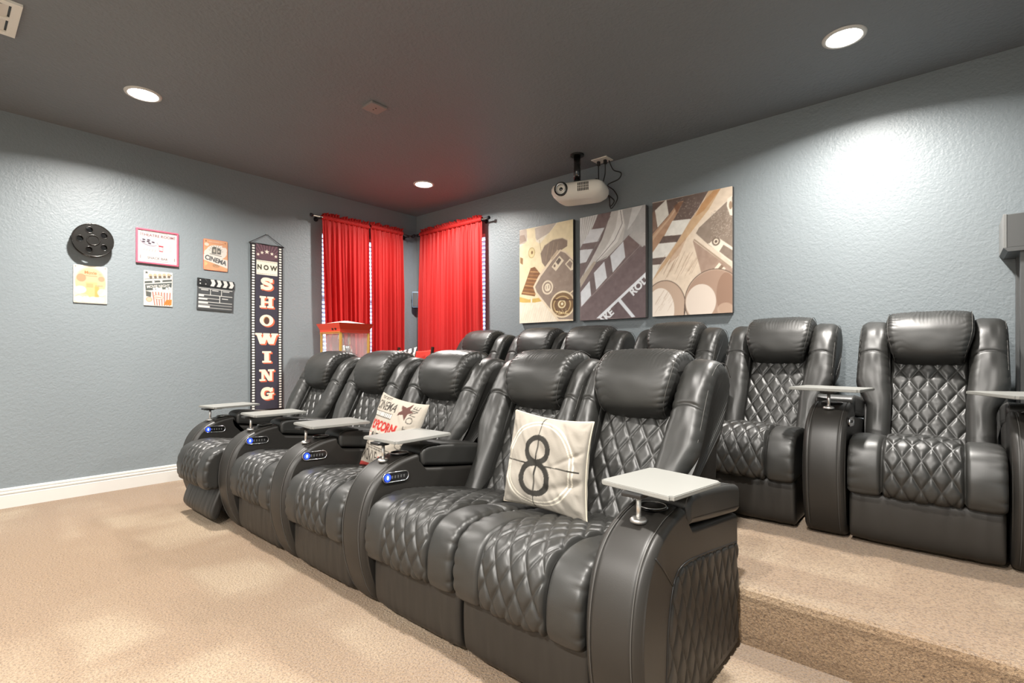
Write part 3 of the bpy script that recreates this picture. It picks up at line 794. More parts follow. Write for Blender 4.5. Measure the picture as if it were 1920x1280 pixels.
for a in (0.5, 2.2, 3.9, 5.4): cyl('bolt', (PX+0.024*math.cos(a), PY+0.024*math.sin(a), 0.15), (PX+0.03*math.cos(a), PY+0.03*math.sin(a), 0.15), 0.006, M['chrome'], m, n=8)
# outlet plate and leads behind it
t = thing('ceiling_outlet', 'white ceiling outlet plate with black plugs behind the projector', 'outlet', (2.66, -0.095, ROOM_Z))
box('plate', -0.075, 0.075, -0.058, 0.058, -0.008, 0.0, M['white_plastic'], t, bevel=0.002)
for k in (-0.035, 0.03): box('plug', k-0.011, k+0.011, -0.012, 0.012, -0.045, -0.008, M['dark'], t, bevel=0.003)
def lead(name, pts, r, lab):
    P, _ = spline(pts, 90, closed=False); o = tube(name, P, r, M['dark'], None, n=6); tag(o, lab, 'cable', 'projector leads'); return o
lead('cable', [(2.625, -0.095, 2.70), (2.622, -0.09, 2.62), (2.63, -0.10, 2.52), (2.66, -0.14, 2.44), (2.70, -0.18, 2.41)], 0.0055, 'straight black lead dropping from plate to projector')
lead('cable', [(2.69, -0.095, 2.70), (2.68, -0.08, 2.62), (2.67, -0.09, 2.52), (2.72, -0.08, 2.40), (2.74, -0.10, 2.32), (2.78, -0.10, 2.36), (2.755, -0.16, 2.40)], 0.0055, 'bent black lead looping low behind projector')
lead('cable', [(2.715, -0.075, 2.725), (2.75, -0.06, 2.64), (2.82, -0.055, 2.60), (2.80, -0.06, 2.55), (2.70, -0.07, 2.52), (2.76, -0.07, 2.46), (2.80, -0.08, 2.38), (2.75, -0.10, 2.30), (2.77, -0.16, 2.38)], 0.0048, 'thin curly black lead bulging right of projector')

# ================================================================== CURTAINS
def drape(name, label, wall, a0, a1, b0, b1, zt, zb, folds, seed, group, lo=0.10):
    """a0..a1 at the top, b0..b1 at the bottom, along the wall; hangs at distance lo from it"""
    n, m = 260, 90
    u = np.linspace(0, 1, n); V = []; F = []
    def off(u, f):
        w = u*folds+0.35*vnoise(u*folds*0.6+seed, 3.0+0*u)
        a = np.sin(2*PI*w)*(0.55+0.45*vnoise(u*folds*1.1+seed*2, 1.0+f*1.5))
        b = 0.35*np.sin(2*PI*w*2.3+seed)*(1-0.6*f)
        return a+b
    for j in range(m):
        f = j/(m-1); z = zt-(zt-zb)*f
        A = 0.010+(0.024 if wall == 'left' else 0.018)*min(1, f*3)
        if f < 0.03: A = 0.008
        wd = a0+(a1-a0)*u; wb = b0+(b1-b0)*u
        x = wd+(wb-wd)*f**1.2
        d = lo+A*off(u, f)+0.004*(vnoise(u*folds*3+seed, 0*u+f*9)-0.5)
        zz = np.full(n, z)
        V.append(np.stack([x, d, zz], 1))
    V = np.concatenate(V)
    for j in range(m-1):
        for i in range(n-1):
            a = j*n+i; F.append((a, a+1, a+n+1, a+n))
    def W(V):
        if wall == 'left': return np.stack([V[:, 1], V[:, 0], V[:, 2]], 1)
        return np.stack([V[:, 0], -V[:, 1], V[:, 2]], 1)
    t = thing(name, label, 'curtain', (0, 0, 0), 0, group)
    o = raw('drape', W(V), F, M['curtain'], t)
    # rod pocket: a puckered tube round the rod, and the ruffle standing above it
    k = 18; Vp = []
    for q in range(k+1):
        th = 2*PI*q/k
        pk = 0.0035*np.abs(np.sin(2*PI*u*folds*2.1+seed))+0.002*vnoise(u*90, th+0*u)
        r = 0.017+pk
        Vp.append(np.stack([a0+(a1-a0)*u, lo+r*np.cos(th), zt+0.012+r*1.15*np.sin(th)], 1))
    Vp = np.concatenate(Vp); Fp = [(q*n+i, q*n+i+1, (q+1)*n+i+1, (q+1)*n+i) for q in range(k) for i in range(n-1)]
    raw('rod_pocket', W(Vp), Fp, M['curtain'], t)
    Vr = []; mr = 8
    for j in range(mr):
        f = j/(mr-1)
        d = lo+0.022*f*np.sin(2*PI*u*folds*1.9+1.3*seed)+0.006*f*(vnoise(u*70, f*3+0*u)-0.5)
        z = zt+0.028+0.036*f*(0.55+0.8*vnoise(u*folds*2.4+seed, 2.0+0*u))
        Vr.append(np.stack([a0+(a1-a0)*u+0.004*f*np.sin(2*PI*u*folds*1.2), d, z], 1))
    Vr = np.concatenate(Vr); Fr = [(j*n+i, j*n+i+1, (j+1)*n+i+1, (j+1)*n+i) for j in range(mr-1) for i in range(n-1)]
    raw('ruffle', W(Vr), Fr, M['curtain'], t)
    return t
GR = 'red curtain panels'
drape('curtain', 'red curtain panel nearest the movie banner, behind popcorn machine', 'left', -1.285, -0.738, -1.205, -0.728, 2.445, 0.24, 9, 1.7, GR)
drape('curtain', 'narrower red curtain panel on left wall nearest the room corner', 'left', -0.715, -0.285, -0.708, -0.275, 2.455, 0.24, 7, 4.1, GR)
drape('curtain', 'red curtain panel on the wall beside the pictures', 'back', 0.16, 1.192, 0.13, 1.24, 2.475, 0.24, 13, 2.9, GR, lo=0.072)
def rod(label, wall, a0, a1, z, lo=0.10):
    t = thing('curtain_rod', label, 'curtain rod', (0, 0, 0), 0, 'curtain rods')
    W = (lambda a, d, zz: (d, a, zz)) if wall == 'left' else (lambda a, d, zz: (a, -d, zz))
    cyl('rod', W(a0, lo, z), W(a1, lo, z), 0.0095, M['rod_metal'], t, n=14)
    for e, s_ in ((a0, -1), (a1, 1)):
        cyl('finial', W(e+0.0*s_, lo, z), W(e+0.022*s_, lo, z), 0.017, M['rod_dark'], t, n=16)
    for e in (a0+0.085 if wall == 'left' else a0+0.05, a1-0.085 if wall == 'back' else a1-0.05):
        b = cyl('bracket', W(e, 0.002, z-0.01), W(e, lo, z-0.014), 0.006, M['rod_dark'], t, n=8)
        cyl('bracket_plate', W(e, 0.001, z-0.01), W(e, 0.008, z-0.01), 0.024, M['rod_dark'], b, n=16)
        cyl('cradle', W(e-0.004, lo, z-0.012), W(e+0.004, lo, z-0.012), 0.014, M['rod_dark'], b, n=12)
    return t
rod('dark tipped curtain rod on the left wall over two panels', 'left', -1.385, -0.145, 2.457)
rod('dark tipped curtain rod on the picture wall over one panel', 'back', 0.055, 1.275, 2.487, lo=0.072)

# ================================================================== CORNER SPEAKER
t = thing('corner_speaker', 'small grey wall speaker in the room corner between curtains', 'speaker', (0.058, -0.058, 1.62))
bm = bmesh.new(); add_box(bm, -0.038, 0.038, -0.038, 0.038, 0, 0.19, bevel=0.008, rot=Matrix.Rotation(PI/4, 4, 'Z')); obj_bm('cabinet', bm, M['reel_glass'], t)
g_ = box('grille', -0.031, 0.031, -0.004, 0.004, 0.012, 0.178, M['box_grey'], t, bevel=0.003); g_.location = (0.028, -0.028, 0); g_.rotation_euler = (0, 0, PI/4)
box('wall_bracket', -0.056, -0.02, -0.02, 0.02, 0.06, 0.10, M['dark'], t)

# ================================================================== BOX SHELF ON POST at the right edge
t = thing('wall_cabinet', 'plain grey box cabinet on a slim post at right edge', 'cabinet', (5.15, 0, 0))
box('cabinet_body', 0.0, 0.46, -0.30, -0.005, 1.605, 1.775, M['box_grey'], t, bevel=0.003)
box('end_panel', -0.012, 0.002, -0.302, -0.003, 1.603, 1.777, M['box_light'], t, bevel=0.002)
prism('moulding', [(-0.012, 1.605), (0.47, 1.605), (0.47, 1.585), (0.006, 1.585)], 'y', -0.306, -0.003, M['box_grey'], t)
box('post', 0.052, 0.088, -0.285, -0.24, RISER_Z+0.001, 1.59, M['box_grey'], t, bevel=0.002)
box('post', 0.052, 0.088, -0.05, -0.01, RISER_Z+0.136, 1.59, M['box_grey'], t, bevel=0.002)
box('post', 0.40, 0.436, -0.285, -0.24, RISER_Z+0.001, 1.59, M['box_grey'], t, bevel=0.002)
box('label_strip', 0.10, 0.15, -0.3025, -0.300, 1.615, 1.619, M['box_light'], t)

# ================================================================== WALL DECOR, LEFT WALL (plane x = 0)
def on_left(y0, z0, depth=0.006, rot=0.0, w=0, h=0):
    c, s_ = math.cos(rot), math.sin(rot)
    def f(u, v):
        u = u-w/2; v = v-h/2; U = u*c-v*s_; Vv = u*s_+v*c
        return np.stack([np.full(u.shape, depth), y0+w/2+U, z0+h/2+Vv], 1)
    return f
def plate_left(name, ink, label, cat, y0, z0, rot=0.0, group=None, thick=0.005, gap=0.003, corner=0.008, side=None, back='white_trim'):
    """tin sign: thin plate with rounded corners, flat print on its face"""
    w, h = ink.w, ink.h
    t = thing(name, label, cat, (0, y0+w/2, z0+h/2), 0, group)
    c, s_ = math.cos(rot), math.sin(rot)
    P = []
    for (cx, cy, a) in ((w/2-corner, h/2-corner, 0), (-w/2+corner, h/2-corner, PI/2), (-w/2+corner, -h/2+corner, PI), (w/2-corner, -h/2+corner, 3*PI/2)):
        for k in range(5):
            q = a+k*PI/8; P.append((cx+corner*math.cos(q), cy+corner*math.sin(q)))
    P = [(p[0]*c-p[1]*s_, p[0]*s_+p[1]*c) for p in P]
    prism('plate', P, 'x', gap, gap+thick, M[back], t)
    e = 0.0015
    def pl(u, v):
        u = (u-w/2)*(1-2*e/w); v = (v-h/2)*(1-2*e/h)
        U = u*c-v*s_; V2 = u*s_+v*c
        return np.stack([np.full(u.shape, gap+thick+0.0008), U, V2], 1)
    print_panel('printed_face', ink, pl, M['print_tin'], t)
    return t

# film reel
t = thing('film_reel', 'dark metal film reel wall ornament with five round holes', 'film reel', (0.06, -3.098, 1.917))
def reel_disc(name, x0, x1):
    n = 96; R = 0.122; hr = 0.0215; rc = 0.078
    bm = bmesh.new()
    outer = [(R*math.cos(2*PI*k/n), R*math.sin(2*PI*k/n)) for k in range(n)]
    holes = [[(rc*math.cos(a)+hr*math.cos(-2*PI*k/20), rc*math.sin(a)+hr*math.sin(-2*PI*k/20)) for k in range(20)] for a in [PI/2+0.30+2*PI*i/5 for i in range(5)]]
    es = []
    for loop in [outer]+holes:
        vs = [bm.verts.new((x1, p[0], p[1])) for p in loop]
        es += [bm.edges.new((vs[i], vs[(i+1) % len(vs)])) for i in range(len(vs))]
    bmesh.ops.triangle_fill(bm, use_beauty=True, use_dissolve=False, edges=es)
    # drop faces that landed inside holes
    bad = [f for f in bm.faces if any(math.hypot(f.calc_center_median().y-rc*math.cos(a), f.calc_center_median().z-rc*math.sin(a)) < hr*0.9 and all(abs(math.hypot(v.co.y-rc*math.cos(a), v.co.z-rc*math.sin(a))-hr) < 1e-4 for v in f.verts) for a in [PI/2+0.30+2*PI*i/5 for i in range(5)])]
    bmesh.ops.delete(bm, geom=bad, context='FACES')
    r = bmesh.ops.extrude_face_region(bm, geom=list(bm.faces))
    bmesh.ops.translate(bm, vec=(x0-x1, 0, 0), verts=[g for g in r['geom'] if isinstance(g, bmesh.types.BMVert)])
    return obj_bm(name, bm, M['reel'], t)
reel_disc('front_disc', 0.012, 0.016); reel_disc('back_disc', -0.028, -0.024)
def ring_x(name, y, z, r, rr, x, par, m='reel', n=32):
    return tube(name, [(x, y+r*math.cos(a), z+r*math.sin(a)) for a in np.linspace(0, 2*PI, n, endpoint=False)], rr, M[m], par, n=6, closed=True)
ring_x('rim', 0, 0, 0.121, 0.0042, 0.015, t, n=64); ring_x('rim', 0, 0, 0.121, 0.004, -0.026, t, n=64)
for i in range(5):
    a = PI/2+0.30+2*PI*i/5; ring_x('hole_rim', 0.078*math.cos(a), 0.078*math.sin(a), 0.0225, 0.0028, 0.0165, t)
hub = cyl('hub', (-0.058, 0, 0), (0.014, 0, 0), 0.034, M['reel'], t, n=32)
ring_x('hub_rim', 0, 0, 0.037, 0.005, 0.017, t)
lathe('hub_cap', [(0.035, 0.0165), (0.030, 0.012), (0.02, 0.0145), (0.0, 0.015)], M['reel'], hub, n=28, axis='x')

# peach poster
k = Ink(0.20, 0.285, 90, 128, 'f3e6cf')
k.grain(0.05, 9, 9)
k.ell(0.10, 0.16, 0.092, 0.118, 'ead9bc'); k.ell(0.10, 0.155, 0.088, 0.112, 'f2c79a', 0.75)
k.ell(0.045, 0.19, 0.028, 0.03, 'd99c76', 0.8); k.ell(0.165, 0.19, 0.02, 0.02, 'cf9d7d', 0.7, rot=0.5)
k.text('Movie', 0.10, 0.232, 0.03, 'c9854f', bold=0.0006); k.rect(0.06, 0.205, 0.14, 0.209, 'd08a5a', .7); k.rect(0.065, 0.218, 0.135, 0.221, 'c27f4f', .6)
k.rect(0.07, 0.05, 0.14, 0.16, 'f0cf8e', .8); k.rect(0.125, 0.05, 0.15, 0.13, 'e7b863', .8); k.rect(0.075, 0.12, 0.115, 0.15, 'eaa974', .5)
k.ell(0.04, 0.10, 0.035, 0.028, 'fbf3e6'); k.ell(0.17, 0.085, 0.03, 0.03, 'f8eadb', .8); k.ell(0.05, 0.05, 0.04, 0.018, 'f6d9bf', .8)
for x in (0.03, 0.075, 0.115, 0.16): k.ell(x, 0.03, 0.026, 0.022, 'fcf4e6', .9)
k.line([(0.01, 0.045), (0.03, 0.062), (0.07, 0.06), (0.075, 0.04)], 0.002, 'd3a284', .7); k.line([(0.13, 0.06), (0.17, 0.055), (0.19, 0.065)], 0.002, 'e3a079', .8)
k.text('SNACKS', 0.15, 0.135, 0.012, 'c07f55'); k.text('BEST', 0.16, 0.222, 0.010, '8e9183')
k.rect(0, 0, 0.004, 0.285, 'f6efe0'); k.rect(0.196, 0, 0.2, 0.285, 'f6efe0'); k.ell(0.012, 0.273, 0.003, 0.003, '50483e'); k.ell(0.188, 0.273, 0.003, 0.003, '50483e')
plate_left('tin_sign', k, 'pale peach tin poster directly below the film reel', 'poster', -3.203, 1.447)

# framed theater room sign
k = Ink(0.272, 0.262, 140, 136, 'f5f1ea')
k.rect(0.0, 0.0, 0.272, 0.262, 'f3efe8'); 
k.text('THEATRE ROOM', 0.136, 0.222, 0.030, '8f5a62', bold=0.0006, sx=1.0)
k.line([(0.06, 0.243), (0.10, 0.248), (0.136, 0.244), (0.17, 0.248), (0.21, 0.243)], 0.003, '8b9089'); k.line([(0.06, 0.022), (0.10, 0.017), (0.136, 0.021), (0.17, 0.017), (0.21, 0.022)], 0.003, '8b9089')
k.text('SNACK BAR', 0.136, 0.040, 0.026, '7d6f74', bold=0.0005)
k.ell(0.075, 0.165, 0.058, 0.028, '9a8a98', rot=-0.22); k.ell(0.077, 0.169, 0.056, 0.026, 'ded8e0', rot=-0.22)
for (dx, dy) in ((-0.035, 0.013), (-0.003, 0.014), (-0.036, -0.004), (0.028, 0.0), (0.004, -0.013), (-0.006, 0.001)): k.ell(0.077+dx, 0.169+dy, 0.0115, 0.0058, '4a3b47', rot=-0.15)
k.poly([(0.142, 0.150), (0.176, 0.148), (0.172, 0.098), (0.147, 0.100)], 'f6f0ec'); k.poly([(0.142, 0.150), (0.176, 0.148), (0.175, 0.136), (0.143, 0.138)], 'cf4a5c'); k.poly([(0.146, 0.108), (0.173, 0.106), (0.172, 0.098), (0.147, 0.100)], 'cf4a5c')
k.line([(0.142, 0.150), (0.13, 0.17)], 0.003, '777277'); k.line([(0.144, 0.15), (0.148, 0.10)], 0.002, 'b04654'); k.line([(0.175, 0.15), (0.171, 0.10)], 0.002, 'b04654')
for i in range(5): k.line([(0.04+i*0.019, 0.098-i*0.001), (0.048+i*0.019, 0.112)], 0.004, 'b3a9a6')
k.line([(0.035, 0.094), (0.128, 0.09)], 0.002, 'b9afab')
k.rect(0.21, 0.10, 0.238, 0.168, 'e3dde0'); 
for i in range(6): k.rect(0.214, 0.105+i*0.0105, 0.234, 0.109+i*0.0105, 'cfc6cb')
for (x, y) in ((0.016, 0.212), (0.252, 0.212), (0.016, 0.03), (0.252, 0.03)): k.rect(x, y, x+0.006, y+0.028, 'a8989c')
t = thing('framed_sign', 'white theatre room sign in a thin red frame', 'sign', (0, 0, 0))
y0, z0 = -2.822, 1.797
W_, H_ = 0.296, 0.280
bm = bmesh.new()
for (a, b, c, d) in ((y0, y0+W_, z0, z0+0.013), (y0, y0+W_, z0+H_-0.013, z0+H_), (y0, y0+0.013, z0+0.013, z0+H_-0.013), (y0+W_-0.013, y0+W_, z0+0.013, z0+H_-0.013)):
    add_box(bm, 0.003, 0.020, a, b, c, d, bevel=0.0025)
obj_bm('red_frame', bm, mat('red_frame_paint', rgb('c0586c'), 0.35), t)
box('backing', 0.003, 0.010, y0+0.01, y0+W_-0.01, z0+0.01, z0+H_-0.01, M['white_trim'], t)
print_panel('printed_face', k, lambda u, v: np.stack([np.full(u.shape, 0.0112), y0+0.012+u, z0+0.009+v], 1), M['print_tin'], t)

# cinema sign
k = Ink(0.196, 0.272, 100, 138, 'eeb489')
k.grain(0.05, 25, 25)
k.ell(0.105, 0.165, 0.083, 0.062, 'f7f0e6'); k.ell(0.055, 0.15, 0.05, 0.04, 'f7f0e6'); k.ell(0.15, 0.19, 0.04, 0.04, 'f7f0e6'); k.ell(0.025, 0.225, 0.018, 0.014, 'f9e8d8')
for a in np.linspace(0.2, 2.9, 9): k.line([(0.10+0.045*math.cos(a), 0.165+0.045*math.sin(a)), (0.10+0.06*math.cos(a), 0.165+0.06*math.sin(a))], 0.0025, '6d6c66')
k.poly([(0.065, 0.148), (0.068, 0.20), (0.082, 0.213), (0.10, 0.21), (0.11, 0.205), (0.128, 0.203), (0.142, 0.19), (0.14, 0.148)], '75746e'); k.rect(0.078, 0.162, 0.095, 0.19, 'c9c2b4'); k.rect(0.103, 0.150, 0.109, 0.205, 'efe7da'); k.rect(0.116, 0.165, 0.130, 0.182, 'd5cdc0')
k.line([(0.05, 0.145), (0.145, 0.133)], 0.005, '6f6e69')
k.poly([(0, 0.135), (0.196, 0.105), (0.196, 0.030), (0, 0.088)], 'f8f2e8')
k.text('CINEMA', 0.098, 0.092, 0.056, '66686a', rot=-0.23, bold=0.0022, sx=0.86)
k.poly([(0.01, 0.075), (0.035, 0.055), (0.012, 0.035)], 'f4d394'); k.text('OPEN', 0.10, 0.043, 0.02, '7a6a57'); k.ell(0.10, 0.043, 0.026, 0.014, '8b7a66', ring=0.002)
k.text('WELCOME TO', 0.098, 0.252, 0.017, 'f3d6cf'); k.rect(0.03, 0.240, 0.165, 0.2425, 'da7f6d'); k.star(0.02, 0.253, 0.008, '9a5e4e'); k.star(0.176, 0.253, 0.008, '9a5e4e'); k.rect(0.15, 0.215, 0.19, 0.228, 'e79c72'); k.text('SHOW', 0.17, 0.222, 0.011, 'fff2e0')
plate_left('tin_sign', k, 'orange and cream tin sign reading CINEMA', 'sign', -2.336, 1.801, back='red_paint', corner=0.012)

# popcorn poster
k = Ink(0.200, 0.285, 108, 152, 'f1ece1')
k.star(0.018, 0.268, 0.014, '5e6160'); k.star(0.188, 0.262, 0.010, '5e6160')
for i in range(5): 
    k.ell(0.045+i*0.032, 0.243+i*0.004, 0.014, 0.018, 'e5c5a6'); k.ell(0.047+i*0.032, 0.232+i*0.004, 0.010, 0.012, '7d7368')
k.poly([(0.005, 0.195), (0.195, 0.228), (0.195, 0.213), (0.005, 0.178)], '5d6361'); k.line([(0.005, 0.212), (0.17, 0.24)], 0.004, '7d807c')
k.poly([(0.008, 0.170), (0.195, 0.203), (0.192, 0.150), (0.012, 0.120)], '626967')
k.text('MOVIE NIGHT', 0.10, 0.163, 0.030, 'f4efe6', rot=0.16, bold=0.0007, sx=0.86)
for (x, y) in ((0.065, 0.197), (0.12, 0.208)): k.star(x, y, 0.014, 'f6f1e8')
for i in range(34):
    x = 0.055+0.14*rng.rand(); y = 0.112+0.04*rng.rand()*(0.6+x*3); k.ell(x, y, 0.009, 0.008, ('fdf8ee', 'f6ecd6', 'fffdf7')[i % 3])
k.poly([(0.05, 0.118), (0.195, 0.112), (0.185, 0.004), (0.068, 0.004)], 'f7efe4')
for i in range(7):
    x = 0.055+i*0.0205; xb = 0.071+i*0.0170; k.poly([(x, 0.115), (x+0.009, 0.115), (xb+0.007, 0.004), (xb, 0.004)], 'c9877a')
k.ell(0.10, 0.073, 0.034, 0.020, 'f5e6d8', rot=-0.1); k.ell(0.10, 0.073, 0.034, 0.020, 'c98a72', rot=-0.1, ring=0.003); k.line([(0.078, 0.073), (0.122, 0.070)], 0.006, 'd79a84')
k.poly([(0.012, 0.118), (0.05, 0.110), (0.048, 0.07), (0.015, 0.075)], '6a6b66'); k.ell(0.035, 0.05, 0.021, 0.020, 'f0cfae'); k.ell(0.035, 0.05, 0.021, 0.020, 'b98468', ring=0.003)
k.poly([(0.135, 0.012), (0.155, 0.055), (0.195, 0.06), (0.192, 0.012)], 'e8934a'); k.line([(0.152, 0.022), (0.165, 0.045)], 0.003, 'c46f2e'); k.line([(0.168, 0.020), (0.18, 0.045)], 0.003, 'c46f2e')
k.rect(0, 0, 0.2, 0.004, 'f6f1e8'); k.rect(0, 0, 0.004, 0.285, 'f6f1e8'); k.rect(0.196, 0, 0.2, 0.285, 'f6f1e8')
plate_left('tin_sign', k, 'movie night tin poster with striped popcorn bucket below red frame', 'poster', -2.768, 1.457, corner=0.003)

# clapperboard
t = thing('clapperboard', 'dark grey clapperboard wall ornament with white chevrons and lines', 'clapperboard', (0.012, -2.24, 1.585)); t.rotation_euler = (-0.03, 0, 0)
k = Ink(0.288, 0.195, 150, 100, '55585a')
wL = 'f4f3ee'
def R_(x0, y0, x1, y1, c=wL): k.rect(x0, y0, x1, y1, c)
R_(0.010, 0.178, 0.280, 0.184); R_(0.028, 0.165, 0.085, 0.172); R_(0.115, 0.165, 0.165, 0.172); R_(0.200, 0.165, 0.255, 0.172)
R_(0.100, 0.128, 0.105, 0.180); R_(0.188, 0.128, 0.193, 0.180)
R_(0.010, 0.124, 0.280, 0.130); R_(0.010, 0.110, 0.052, 0.126); R_(0.010, 0.094, 0.180, 0.099); R_(0.010, 0.083, 0.080, 0.096); R_(0.175, 0.066, 0.181, 0.128); R_(0.195, 0.100, 0.245, 0.107)
R_(0.010, 0.063, 0.280, 0.068); R_(0.010, 0.050, 0.085, 0.066); R_(0.010, 0.040, 0.280, 0.0435); R_(0.010, 0.018, 0.100, 0.034); R_(0.010, 0.014, 0.280, 0.018)
k.text('SCENE', 0.058, 0.147, 0.016, '6a6d6f'); k.text('TAKE', 0.146, 0.147, 0.016, '6a6d6f'); k.text('ROLL', 0.235, 0.147, 0.016, '6a6d6f')
bmx = box('slate', -0.006, 0.0, -0.146, 0.146, -0.137, 0.065, mat('slate_grey', rgb('4b4e50'), 0.5), t, bevel=0.001)
print_panel('printed_face', k, lambda u, v: np.stack([np.full(u.shape, 0.0008), u-0.144, v-0.133], 1), M['print_tin'], t)
k = Ink(0.292, 0.062, 150, 34, '2f3133')
for i in range(4):
    x = 0.098+i*0.050; k.poly([(x, 0.060), (x+0.030, 0.060), (x+0.043, 0.031), (x+0.030, 0.002), (x, 0.002), (x+0.013, 0.031)], wL)
for (x, y) in ((0.020, 0.045), (0.020, 0.017), (0.062, 0.017)): k.ell(x, y, 0.0055, 0.0055, wL)
k.poly([(0.05, 0.062), (0.08, 0.031), (0.062, 0.062)], '55585a'); k.poly([(0.0, 0.0), (0.05, 0.0), (0.075, 0.031), (0.05, 0.062), (0.04, 0.062), (0.06, 0.031)], '232526', .5)
box('clap_stick', -0.008, 0.006, -0.148, 0.148, 0.069, 0.135, M['dark'], t, bevel=0.001)
print_panel('stick_print', k, lambda u, v: np.stack([np.full(u.shape, 0.0068), u-0.146, v+0.071], 1), M['print_tin'], t)

# NOW SHOWING banner
BW, BH = 0.300, 1.56
k = Ink(BW, BH, 124, 640, '3c3a46', ss=2)
k.grain(0.03, 12, 3)
k.rect(0, 0, 0.047, BH, '2c2b2e'); k.rect(BW-0.047, 0, BW, BH, '2c2b2e')
n_ = 62
for i in range(n_):
    y = 0.006+i*(BH-0.01)/n_
    k.rect(0.014, y, 0.038, y+0.0145, 'f4f2ea'); k.rect(BW-0.038, y, BW-0.014, y+0.0145, 'f4f2ea')
top = BH
k.rect(0.047, top-0.145, BW-0.047, top, '5f4a52')
for a in np.linspace(-1.05, 1.05, 13): k.poly([(0.15, top-0.16), (0.15+0.20*math.sin(a-0.03), top-0.16+0.20*math.cos(a-0.03)), (0.15+0.20*math.sin(a+0.03), top-0.16+0.20*math.cos(a+0.03))], '97707a', .55)
k.rect(0.0, top-0.3, 0.047, top, '2c2b2e'); k.rect(BW-0.047, top-0.3, BW, top, '2c2b2e')
for i in range(56, n_):
    y = 0.006+i*(BH-0.01)/n_
    k.rect(0.014, y, 0.038, y+0.0145, 'f4f2ea'); k.rect(BW-0.038, y, BW-0.014, y+0.0145, 'f4f2ea')
for i in range(49, 56):
    y = 0.006+i*(BH-0.01)/n_
    k.rect(0.014, y, 0.038, y+0.0145, 'f4f2ea'); k.rect(BW-0.038, y, BW-0.014, y+0.0145, 'f4f2ea')
for (x, y, r) in ((0.068, -0.098, 0.017), (0.104, -0.078, 0.018), (0.150, -0.064, 0.024), (0.196, -0.078, 0.018), (0.232, -0.098, 0.017)): k.star(x, top+y, r, 'f6ead9')
k.rect(0.053, top-0.285, BW-0.053, top-0.150, 'f7eedb')
for i in range(17):
    k.ell(0.062+i*0.011, top-0.160, 0.0028, 0.0028, '4b4a40'); k.ell(0.062+i*0.011, top-0.275, 0.0028, 0.0028, '4b4a40')
k.text('N O W', 0.150, top-0.217, 0.062, '4f5146', bold=0.0032, sx=0.92)
# slab serif capitals drawn by hand: cream faces over orange-red drop shadows
def slab(ch, cx, cy, w, h, col, dx=0, dy=0):
    x0, x1, y0, y1 = cx-w/2+dx, cx+w/2+dx, cy-h/2+dy, cy+h/2+dy
    st = w*0.25; sf = h*0.16
    def S(x, y, ww): k.rect(x-ww/2, y, x+ww/2, y+sf, col)
    if ch == 'H':
        for xx in (x0+w*0.24, x1-w*0.24):
            k.rect(xx-st/2, y0, xx+st/2, y1, col); S(xx, y0, w*0.44); S(xx, y1-sf, w*0.44)
        k.rect(x0+w*0.2, cy+dy-h*0.075, x1-w*0.2, cy+dy+h*0.075, col)
    elif ch == 'I':
        k.rect(cx+dx-w*0.16, y0, cx+dx+w*0.16, y1, col); S(cx+dx, y0, w*0.62); S(cx+dx, y1-sf, w*0.62)
    elif ch == 'O':
        k.ell(cx+dx, cy+dy, w*0.47, h*0.5, col)
    elif ch == 'N':
        k.rect(x0+w*0.13, y0, x0+w*0.30, y1, col); k.rect(x1-w*0.30, y0, x1-w*0.13, y1, col)
        k.poly([(x0+w*0.10, y1), (x0+w*0.40, y1), (x1-w*0.13, y0), (x1-w*0.40, y0)], col)
        S(x0+w*0.20, y0, w*0.42); S(x0+w*0.16, y1-sf, w*0.36); S(x1-w*0.20, y1-sf, w*0.42)
    elif ch == 'W':
        q = st*0.92
        for (a, b) in ((0.08, 0.27), (0.50, 0.30), (0.50, 0.72), (0.92, 0.74)):
            k.poly([(x0+w*a-q/2, y1), (x0+w*a+q/2, y1), (x0+w*b+q/2, y0), (x0+w*b-q/2, y0)], col)
        S(x0+w*0.10, y1-sf, w*0.34); S(x0+w*0.50, y1-sf, w*0.34); S(x1-w*0.10, y1-sf, w*0.34)
    elif ch in 'SG':
        Wd = st*0.95
        if ch == 'S':
            pts = [(0.80, 0.74), (0.70, 0.86), (0.50, 0.90), (0.30, 0.86), (0.22, 0.72), (0.32, 0.59), (0.52, 0.51), (0.72, 0.42), (0.79, 0.28), (0.70, 0.14), (0.50, 0.10), (0.28, 0.15), (0.19, 0.28)]
        else:
            pts = [(0.80, 0.72), (0.68, 0.86), (0.48, 0.90), (0.28, 0.80), (0.20, 0.50), (0.28, 0.20), (0.48, 0.10), (0.68, 0.16), (0.76, 0.32), (0.76, 0.42)]
        P, _ = spline([(x0+a*w, y0+b*h) for a, b in pts], 40, closed=False)
        k.line([tuple(p) for p in P], Wd, col)
        if ch == 'S':
            k.rect(x1-w*0.20, y0+h*0.64, x1-w*0.09, y1, col); k.rect(x0+w*0.09, y0, x0+w*0.20, y0+h*0.36, col)
        else:
            k.rect(x1-w*0.20, y0+h*0.64, x1-w*0.09, y1, col); k.rect(x0+w*0.50, y0+h*0.40, x1+w*0.0, y0+h*0.53, col); k.rect(x1-w*0.30, y0, x1-w*0.12, y0+h*0.45, col)
for i, ch in enumerate('SHOWING'):
    cy = top-0.368-i*0.1735; w_, h_ = (0.185 if ch == 'W' else 0.135), 0.108
    if ch == 'W': h_ = 0.102
    for q in (1.0, 0.66, 0.33): slab(ch, 0.148, cy, w_, h_, 'dd6a4c', 0.013*q, -0.011*q)
    slab(ch, 0.148, cy, w_, h_, 'f6ebd2')
    if ch == 'O': k.ell(0.148, cy, 0.028, 0.036, 'b98e5e'); k.ell(0.151, cy-0.004, 0.024, 0.033, '5a4038')
t = thing('wall_banner', 'tall narrow cloth banner reading NOW SHOWING on left wall', 'banner', (0.012, -1.945, 0.538))
